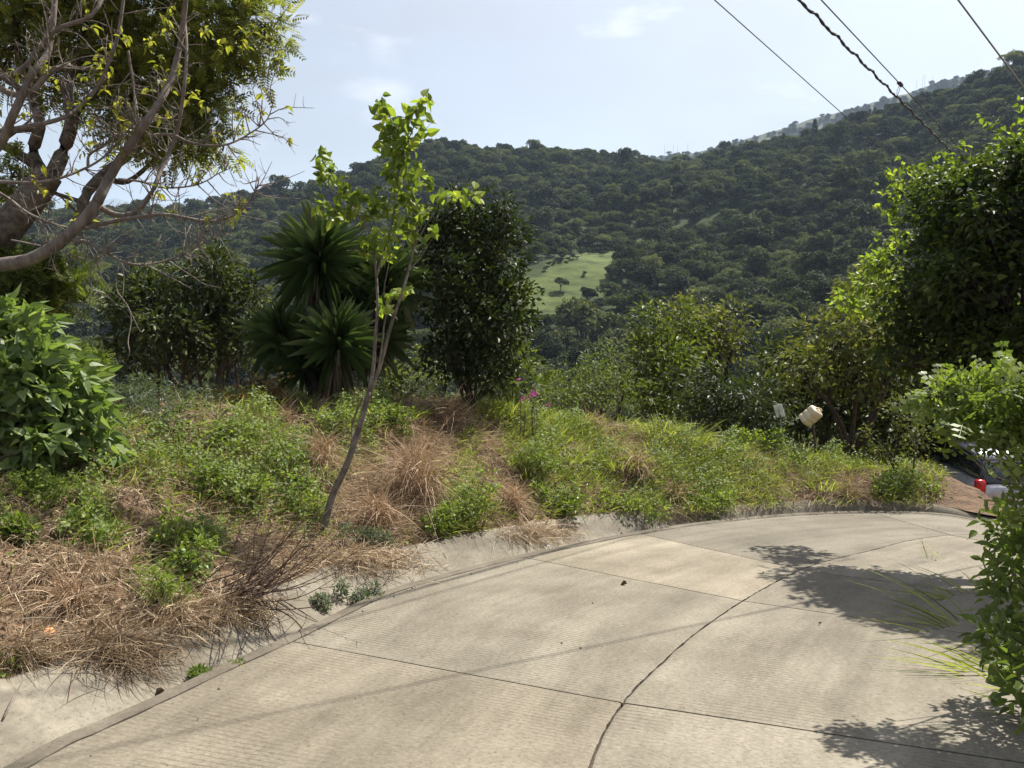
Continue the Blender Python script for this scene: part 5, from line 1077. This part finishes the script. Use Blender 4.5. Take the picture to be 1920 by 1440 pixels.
# twiggy brown shrub over the gutter
P, _ = hit(405, 1120); d0 = float((P - CAM) @ FW); t = thing('twiggy_shrub', 'leafless brown twiggy shrub fanning out over the gutter', 'shrub', P)
for k in range(34):
    x1, y1 = 430 + r.uniform(0, 300), 950 + r.uniform(0, 190); x1 = 430 + (x1 - 430) * (1 if y1 > 980 else .75)
    x0, y0 = 400 + r.normal(0, 22), 1118 + r.normal(0, 10); dd = d0 + r.normal(0, .15)
    g = G(); e = px(x1, y1, d0 + r.normal(-.1, .25)); s0 = px(x0, y0, d0); mid = px((x0 + x1) / 2 + 15, (y0 + y1) / 2 + 25, dd); Q = spline([s0, mid, e], 12); tube(g, Q, [.0065, .002], 4)
    for j in range(9):
        kk = r.integers(3, 12); e2 = Q[kk] + unit(unit(e - s0) + r.normal(0, .55, 3)) * r.uniform(.06, .22); tube(g, np.array([Q[kk], e2]), [.0028, .0014], 3)
    obj('stem', g.mesh('stem', M['twig'], True, P), t)
g = G()
for k in range(16):
    x0, y0 = 450 + r.uniform(0, 120), 1110 + r.uniform(0, 30); x1, y1 = x0 + r.uniform(-20, 80), y0 + r.uniform(12, 45); Q = spline([px(x0, y0, d0), px((x0 + x1) / 2 + r.normal(0, 12), (y0 + y1) / 2, d0 - .1), hit(x1, y1)[0] + up3 * .01], 9); tube(g, Q, [.005, .002], 4)
stuff(obj('fallen_twigs', g.mesh('fallen_twigs', M['twig'], True, P), t))
# curved dark twig, pale stalk in the gutter, stick on the left slope
def rod(name, label, cat, pts, R, mat, group=None):
    b = np.array(pts[0]); g = G(); tube(g, spline(pts, 14), R, 5); return tag(obj(name, g.mesh(name, M[mat], True, b), None, b), label, cat, group)
c, _ = hit(1010, 990); dq = float((c - CAM) @ FW)
rod('bent_twig', 'dark twig curving up out of the straw above the gutter', 'twig', [px(1000, 990, dq), px(1020, 985, dq), px(1034, 962, dq), px(1037, 940, dq)], [.008, .004], 'twig')
rod('straight_twig', 'straight dark twig leaning beside the curved one', 'twig', [px(995, 975, dq), px(1012, 950, dq), px(1030, 925, dq)], [.006, .003], 'twig')
rod('dry_stalk', 'pale dry stalk lying on the bare gutter face', 'stalk', [hit(6, 1352)[0] + up3 * .01, hit(26, 1318)[0] + up3 * .03, hit(44, 1282)[0] + up3 * .02], [.006, .003], 'sap_bark')
rod('dead_stick', 'short pale dead stick leaning in the scrub behind the bank', 'stick', [px(378, 818, 9.3), px(405, 790, 9.3), px(433, 762, 9.3)], [.010, .007], 'bark_grey')
p0, _ = hit(157, 905); dp = float((p0 - CAM) @ FW)
M['oldwood'] = roughmat('old_post_wood', (.05, .035, .025), (.15, .11, .08), 12, stretch=(1, 1, .2))
g = G(); tube(g, np.array([p0 - [0, 0, .2], px(156, 885, dp), px(156, 872, dp), px(156, 868, dp)]), [.03, .029, .027, .012], 8); tag(obj('stump_post', g.mesh('stump_post', M['oldwood'], True, p0), None, p0), 'short weathered wooden stump post in front of the broad-leaved bush', 'post')
# stones, brick piece, dry leaf, crumbs
def stone(name, label, cat, c, size, mat, seed, nrm=up3):
    rs = np.random.default_rng(seed); import bmesh
    bm = bmesh.new(); bmesh.ops.create_icosphere(bm, subdivisions=2, radius=1)
    for v in bm.verts:
        k = 1 + .45 * (float(fbm(np.array([v.co.x * 1.8 + seed]), np.array([v.co.y * 1.8 + v.co.z * 1.5]), 2)[0]) - .5); v.co = Vector((v.co.x * size[0] * k, v.co.y * size[1] * k, v.co.z * size[2] * k))
    me = bpy.data.meshes.new(name); bm.to_mesh(me); bm.free(); me.materials.append(M[mat]); o = obj(name, me, None, tuple(c)); o.rotation_euler = (.2, .1, seed); return tag(o, label, cat)
M['rock'] = roughmat('purple_grey_rock', (.06, .05, .055), (.2, .17, .18), 16, bump=1)
M['brick'] = roughmat('broken_brick', (.40, .17, .07), (.62, .32, .15), 16)
c, _ = hit(566, 1193); stone('rock', 'dark purplish rock lying in the gutter against the kerb', 'rock', c + up3 * .02, (.04, .035, .035), 'rock', 3)
c, _ = hit(92, 1198); stone('brick_piece', 'orange broken brick piece lying in the straw', 'brick', c + up3 * .04, (.05, .035, .03), 'brick', 5)
c, _ = hit(297, 1158); stone('brick_piece', 'small buff brick fragment on the straw mat', 'brick', c + up3 * .05, (.022, .016, .013), 'brick', 8)
def dryleaf(x, y, label, s=.05, seed=0):
    c = on_road(x, y) + up3 * .012; g = G(); g.add(leaf_hi([(.2, .7), (.5, 1.0), (.8, .6)], .5, .4)[0] * np.array([s * .6, s, s]) , leaf_hi([(.2, .7), (.5, 1.0), (.8, .6)])[1], .2)
    o = obj('dry_leaf', g.mesh('dry_leaf', M['dead_frond']), None, tuple(c)); o.rotation_euler = (-.2, .1, seed); return tag(o, label, 'leaf')
dryleaf(1176, 1097, 'curled brown dry leaf lying alone on the pale slab', .075, 1.2)
dryleaf(310, 1298, 'crumpled dry leaf on the kerb lip beside the gutter', .07, 2.2); dryleaf(1540, 1172, 'tiny dark leaf on the sunny slab near the broad shadow', .03, .4)
n_ = 420; k = r.random(n_); j = r.integers(0, len(LE) - 1, n_); off = np.where(k < .7, -np.abs(r.normal(0, .16, n_)), -r.uniform(0, 4.5, n_)); Pq = LE[j] + LEn[j] * off[:, None]
ok = Pq[:, 1] > 2; Pq = Pq[ok]; n_ = len(Pq); tet = (np.array([[-1, -.7, 0], [1, -.6, 0], [.1, 1, 0], [0, .1, .9]], float), np.array([[0, 1, 3], [1, 2, 3], [2, 0, 3], [0, 2, 1]]))
ph_ = r.uniform(0, 6.28, n_); X = np.stack([np.cos(ph_), np.sin(ph_), ph_ * 0], 1); Y = np.stack([-np.sin(ph_), np.cos(ph_), ph_ * 0], 1); sz = .003 + .009 * r.random(n_) ** 3
g = G(); g.inst(*tet, np.concatenate([Pq, (zroad(Pq[:, 1]) + .003)[:, None]], 1), X, Y, np.tile(up3, (n_, 1)), np.repeat(sz[:, None], 3, 1), r.random(n_) * .5)
stuff(obj('road_grit', g.mesh('road_grit', M['rock'])), 'scattered dark grit and crumbs on the concrete', 'grit')

# ------------------------------------------------------------------ pink flowers on the crest
M['pink'] = leafmat('pink_petals', (.38, .05, .22), (.55, .10, .36), (.72, .25, .52), .35, .5, .3, (1.1, .8, 1.0))
for (x, y, R, n, lb) in [(1000, 738, 9, 34, 'magenta flower cluster above the crest grass'), (980, 748, 6, 12, 'fainter pink flower cluster beside the magenta one'), (1028, 760, 4, 6, 'tiny pink flower low in the crest grass'), (975, 712, 4, 5, 'small pink bloom high on a thin stalk')]:
    c = px(x, y, 12.2); b = drop(c); t = thing('flower', lb, 'flower', b)
    pos = c + r.normal(0, R * .4 * 12.2 / FOC, (n, 3)); d = unit(r.normal(size=(n, 3)) + up3 * .3); X, Y, Z = frames(d, unit(r.normal(size=(n, 3)))); l = r.uniform(.03, .05, n)
    g = G(); g.inst(*LEAF5, pos, X, Y, Z, np.stack([l * .7, l, l], 1), r.random(n)); obj('petals', g.mesh('petals', M['pink'], base=b), t)
    g = G()
    for p in pos[::6]: tube(g, spline([b, (b + p) / 2 + r.normal(0, .04, 3), p], 6), [.006, .003], 4)
    obj('stem', g.mesh('stem', M['twig'], True, b), t)
# crest grass standing up against the dark bushes
CG = [(900, 765, .55), (950, 760, .5), (1010, 765, .5), (1070, 770, .45), (1130, 775, .45), (1190, 785, .5), (1240, 800, .55), (1290, 815, .6), (760, 770, .4), (700, 765, .35), (1345, 830, .45), (1570, 845, .45), (1500, 848, .5), (1640, 855, .4), (1160, 860, .4), (1060, 850, .35), (1225, 850, .45), (1540, 900, .4)]
CGL = ['behind the pink flowers', 'in front of the pink flowers', 'beside the magenta flowers', 'right of the pink flowers', 'before the low grey-green bushes', 'before the upright glossy tree', 'at the foot of the upright glossy tree', 'before the dense dark shrub', 'before the light green gap shrub', 'behind the sapling trunk', 'left of the bramble mound', 'below the white jug', 'at the foot of the white sign', 'beside the thin sunlit shrub', 'left of the leaning dry tussock', 'on the mid slope among straw', 'right of the leaning dry tussock', 'above the greyish dry tussock']
for (x, y, ln), w in zip(CG, CGL):
    P, _ = hit(x, y + 14); grass_clump('grass_clump', 'fresh green grass clump ' + w, P, 130, ln, .013, 1.1, r, group='green grass clumps along the bank')

# ------------------------------------------------------------------ jug on a post and the small sign
M['jug'] = roughmat('yellowed_plastic', (.50, .40, .25), (.66, .57, .42), 5, rough=.45, bump=.15, spec=.5)
jc = px(1520, 780, 14.2); pb = drop(px(1530, 850, 14.2))
rod('jug_post', 'dark wooden stake holding up the pale plastic jug', 'post', [pb - [0, 0, .2], (pb + px(1527, 800, 14.2)) / 2, px(1524, 788, 14.2)], [.022, .02], 'oldwood')
jt = thing('plastic_jug', 'yellowed plastic jug hung upside down on a stake', 'jug', jc); g = G()
R3 = np.array(Matrix.Rotation(math.radians(38), 3, 'Y') @ Matrix.Rotation(math.radians(20), 3, 'X') @ Matrix.Rotation(math.radians(25), 3, 'Z'))
ns = 28; th = np.arange(ns) * 2 * math.pi / ns
def sup(a, b, z): 
    c_, s2 = np.cos(th), np.sin(th); return np.stack([a * np.sign(c_) * np.abs(c_) ** .5, b * np.sign(s2) * np.abs(s2) ** .5, np.full(ns, z)], 1)
prof = [(.02, .02, .17), (.085, .075, .168), (.112, .10, .155), (.122, .11, .13), (.125, .112, .06), (.119, .106, .05), (.119, .106, .035), (.125, .112, .025), (.125, .112, -.05), (.119, .106, -.06), (.119, .106, -.075), (.126, .113, -.085), (.128, .115, -.15), (.122, .109, -.152), (.118, .105, -.09), (.02, .02, .12)]
V = np.array([sup(*p) for p in prof]); nf = grid_faces(len(prof), ns); 
f2 = []
for i in range(len(prof) - 1):
    a, b = i * ns + ns - 1, i * ns; f2 += [[a, a + ns, b + ns], [a, b + ns, b]]
g.add(V.reshape(-1, 3) @ R3.T, np.vstack([nf, np.array(f2)])); obj('jug_body', g.mesh('jug_body', M['jug'], True), jt)
g = G(); tube(g, spline(np.array([(.10, 0, .155), (.07, 0, .20), (-.03, 0, .20), (-.06, 0, .165)]) @ R3.T, 9), .013, 6); obj('handle', g.mesh('handle', M['jug'], True), jt)
M['signwhite'] = plain('faded_white_paint', (.72, .74, .68), .6); 
sgc = px(1460, 771, 14.2); sbp = drop(px(1478, 835, 14.2))
st_ = thing('small_sign', 'small blank white sign on a leaning metal stake', 'sign', sbp)
g = G(); tube(g, np.array([sbp - [0, 0, .2], px(1463, 786, 14.2), px(1460, 768, 14.22)]), .011, 6); obj('stake', g.mesh('stake', M['mast'], True, sbp), st_)
ax = unit(px(1458, 756, 14.2) - px(1467, 786, 14.2)); wdv = unit(np.cross(ax, [.55, .83, 0])); wdv = unit(np.array([.55, -.6, .05])); wdv = unit(wdv - ax * (wdv @ ax)); nv = np.cross(wdv, ax)
g = G(); corners = np.array([[sx * .085, sy * .115, sz * .004] for sz in (-1, 1) for sx, sy in ((-1, -1), (1, -1), (1, 1), (-1, 1))]); V = sgc - nv * .02 + corners[:, :1] * wdv + corners[:, 1:2] * ax + corners[:, 2:] * nv
g.add(V, [[0, 2, 1], [0, 3, 2], [4, 5, 6], [4, 6, 7], [0, 1, 5], [0, 5, 4], [1, 2, 6], [1, 6, 5], [2, 3, 7], [2, 7, 6], [3, 0, 4], [3, 4, 7]]); obj('panel', g.mesh('panel', M['signwhite'], base=sbp), st_)

# ------------------------------------------------------------------ overhead wires
M['cable'] = plain('black_cable', (.02, .02, .022), .5); M['steel_wire'] = plain('steel_wire', (.22, .22, .23), .4, .6)
def wire_pts(a, da, b, db, ext0=0.55, ext1=1.0, n=60, sag=0.0):
    A, B = px(*a, da), px(*b, db); t = np.linspace(-ext0, ext1, n)[:, None]; P = A + (B - A) * t; P[:, 2] -= sag * (1 - ((t[:, 0] - .3) / 1.2) ** 2); return P
def wire(name, label, P, R, mat):
    b = P[0]; g = G(); tube(g, P, R, 6); return tag(obj(name, g.mesh(name, M[mat], True, b), None, b), label, 'wire')
wire('overhead_wire', 'single thin overhead wire sloping down past the hill, apart from the twisted cable', wire_pts((1340, 0), 14, (1702, 322), 27, ext1=1.35), .010, 'cable')
Pm = wire_pts((1540, 0), 13, (1812, 290), 26, ext1=1.35); wire('overhead_wire', 'thin straight wire carrying the tie above the twisted cable', Pm, .011, 'cable')
Pt = wire_pts((1500, 0), 13, (1785, 285), 26, ext1=1.35, n=400)
sarc = arc(Pt); wv = .022 * np.sin(sarc * 4.6) + .010 * np.sin(sarc * 9 + 1); Pt = Pt + up3 * wv[:, None]; b = Pt[0]
tw = thing('twisted_cable', 'thick black twisted cable wavering below the straight wire', 'cable', b)
for k in range(2):
    a = sarc * 9 + k * math.pi; Q = Pt + np.stack([np.cos(a) * .011, np.zeros(len(a)), np.sin(a) * .011], 1); g = G(); tube(g, Q, .0185, 6); obj('strand', g.mesh('strand', M['cable'], True, b), tw)

# tie between the two at the clamp
def on_line(P, x): X_, Y_, _ = to_px(P); i = int(np.argmin(np.abs(X_ - x))); return P[i]
c1, c2 = on_line(resample(Pm, 800), 1688), on_line(resample(Pt, 800), 1682)
tt_ = thing('cable_tie', 'dark clamp and loop tying the twisted cable to the wire', 'clamp', c1); g = G()
dm = unit(Pm[-1] - Pm[0]); tube(g, np.array([c1 - dm * .2, c1 - dm * .14, c1 + dm * .14, c1 + dm * .2]), [.012, .045, .045, .012], 7); obj('clamp', g.mesh('clamp', M['cable'], True, c1), tt_)
g = G(); tube(g, spline([c1 + dm * .05, (c1 + c2) / 2 + [.02, 0, 0], c2], 8), .006, 5); tube(g, spline([c1 - dm * .02, (c1 + c2) / 2 - [.03, 0, 0], c2 + dm * .02], 8), .006, 5); obj('loop', g.mesh('loop', M['cable'], True, c1), tt_)
# the wire whose shadow crosses the road: its place follows from shadow and sun
def solve(q):
    Q = on_road(*q); s = np.linspace(3, 14, 400); P = Q + SUN * s[:, None]; x, y, _ = to_px(P); e = np.abs(x - (1798 + y * .746)); return P[int(e.argmin())]
A_, B_ = solve((700, 1298)), solve((1400, 1152)); t_ = np.linspace(-2.5, 4.0, 50)[:, None]
wire('overhead_wire', 'overhead wire passing high at the bright corner of the sky and shadowing the road', A_ + (B_ - A_) * t_, .010, 'steel_wire')

# ------------------------------------------------------------------ parked car beyond the bend
M['carpaint'] = plain('grey_car_paint', (.42, .43, .45), .3, .2, .5, .6); M['taillight'] = plain('red_lens', (.5, .02, .02), .15); M['tyre'] = plain('tyre_rubber', (.02, .02, .02), .8); M['glass'] = plain('dark_car_glass', (.02, .025, .03), .08, 0, .8); M['rim'] = plain('steel_rim', (.4, .4, .42), .35, .8); M['blackplastic'] = plain('black_plastic', (.03, .03, .03), .6)
lt = px(1863, 930, 16.0); cb = lt + np.array([.74, 1.95, -.86])
ct = thing('parked_car', 'grey hatchback parked beyond the bend, half hidden by leaves', 'car', cb); ct.rotation_euler = (math.radians(-3), 0, math.radians(-6))
def loft(secs, mat, name, parent, smooth=True, e=.45):
    """secs: (y, half width, z low, z high)"""
    n = 24; th = np.arange(n) * 2 * math.pi / n; V = []
    for (y, w, z0_, z1_) in secs:
        c_, s2 = np.cos(th), np.sin(th); V.append(np.stack([w * np.sign(c_) * np.abs(c_) ** e, np.full(n, y), (z0_ + z1_) / 2 + (z1_ - z0_) / 2 * np.sign(s2) * np.abs(s2) ** e], 1))
    V = np.array(V); m = len(secs); f = list(grid_faces(m, n))
    for i in range(m - 1): a, b = i * n + n - 1, i * n; f += [[a, a + n, b + n], [a, b + n, b]]
    f += [[0, k, k + 1] for k in range(1, n - 1)]; o = (m - 1) * n; f += [[o, o + k + 1, o + k] for k in range(1, n - 1)]
    g = G(); g.add(V.reshape(-1, 3), np.array(f)); return obj(name, g.mesh(name, M[mat], smooth), parent)
body = loft([(-1.95, .68, .42, .80), (-1.90, .78, .34, .94), (-1.6, .83, .26, .99), (-.6, .85, .24, 1.0), (.8, .85, .24, .98), (1.5, .82, .26, .88), (1.88, .74, .30, .76), (1.96, .6, .36, .66)], 'carpaint', 'body', ct)
loft([(-1.86, .62, .9, 1.02), (-1.62, .66, .9, 1.36), (-1.1, .69, .9, 1.49), (-.1, .69, .9, 1.50), (.5, .66, .9, 1.40), (1.15, .62, .88, .98)], 'glass', 'cabin_glass', ct)
loft([(-1.55, .56, 1.34, 1.46), (-1.1, .62, 1.40, 1.515), (-.1, .62, 1.42, 1.525), (.42, .56, 1.38, 1.44)], 'carpaint', 'roof', ct)
loft([(-2.02, .70, .36, .56), (-1.96, .80, .32, .60), (-1.80, .855, .32, .58)], 'carpaint', 'rear_bumper', ct)
for s2 in (-1, 1):
    o = loft([(-.045, .085, -.14, .14), (.02, .10, -.16, .16), (.09, .09, -.15, .15)], 'taillight', 'tail_light', ct); o.location = (s2 * .72, -1.90, .88)
    o = loft([(-.015, .12, -.022, .022), (.01, .12, -.022, .022)], 'taillight', 'reflector', ct); o.location = (s2 * .5, -2.03, .42)
    for yy_ in (-1.22, 1.25):
        n = 26; g = G(); P = [(.20, -.09), (.285, -.10), (.31, -.075), (.31, .075), (.285, .10), (.20, .09)]; V = np.array([[(x_ * 1.0, rad * math.cos(a), rad * math.sin(a)) for a in np.arange(n) * 2 * math.pi / n] for rad, x_ in P])
        f = list(grid_faces(6, n))
        for i in range(5): a, b = i * n + n - 1, i * n; f += [[a, a + n, b + n], [a, b + n, b]]
        g.add(V.reshape(-1, 3), np.array(f)); w_ = obj('wheel', g.mesh('tyre', M['tyre'], True), ct, (s2 * .74, yy_, .31))
        g = G(); tube(g, np.array([(-.07, 0, 0), (.06, 0, 0), (.085, 0, 0)]), [.205, .205, .14], 20); obj('rim', g.mesh('rim', M['rim']), w_)
o = loft([(-.006, .26, -.055, .055), (.006, .26, -.055, .055)], 'signwhite', 'number_plate', ct, e=.15); o.location = (0, -1.965, .68)

# ------------------------------------------------------------------ air: thin haze over the whole valley
hz = bpy.data.meshes.new('haze'); x0, x1, y0, y1, z0_, z1_ = -14500., 14500., -14500., 14500., -165., 600.
hz.from_pydata([(x, y, z) for z in (z0_, z1_) for x, y in ((x0, y0), (x1, y0), (x1, y1), (x0, y1))], [], [(0, 3, 2, 1), (4, 5, 6, 7), (0, 1, 5, 4), (1, 2, 6, 5), (2, 3, 7, 6), (3, 0, 4, 7)])
m, N, L = newmat('valley_haze'); pv = N('ShaderNodeVolumePrincipled'); pv.inputs['Color'].default_value = (.62, .78, 1.0, 1); pv.inputs['Density'].default_value = 1.1e-4; pv.inputs['Anisotropy'].default_value = 0.0
o_ = N('ShaderNodeOutputMaterial'); L(pv.outputs[0], o_.inputs['Volume']); hz.materials.append(m)
stuff(obj('haze', hz), 'thin bluish haze filling the valley air', 'haze')
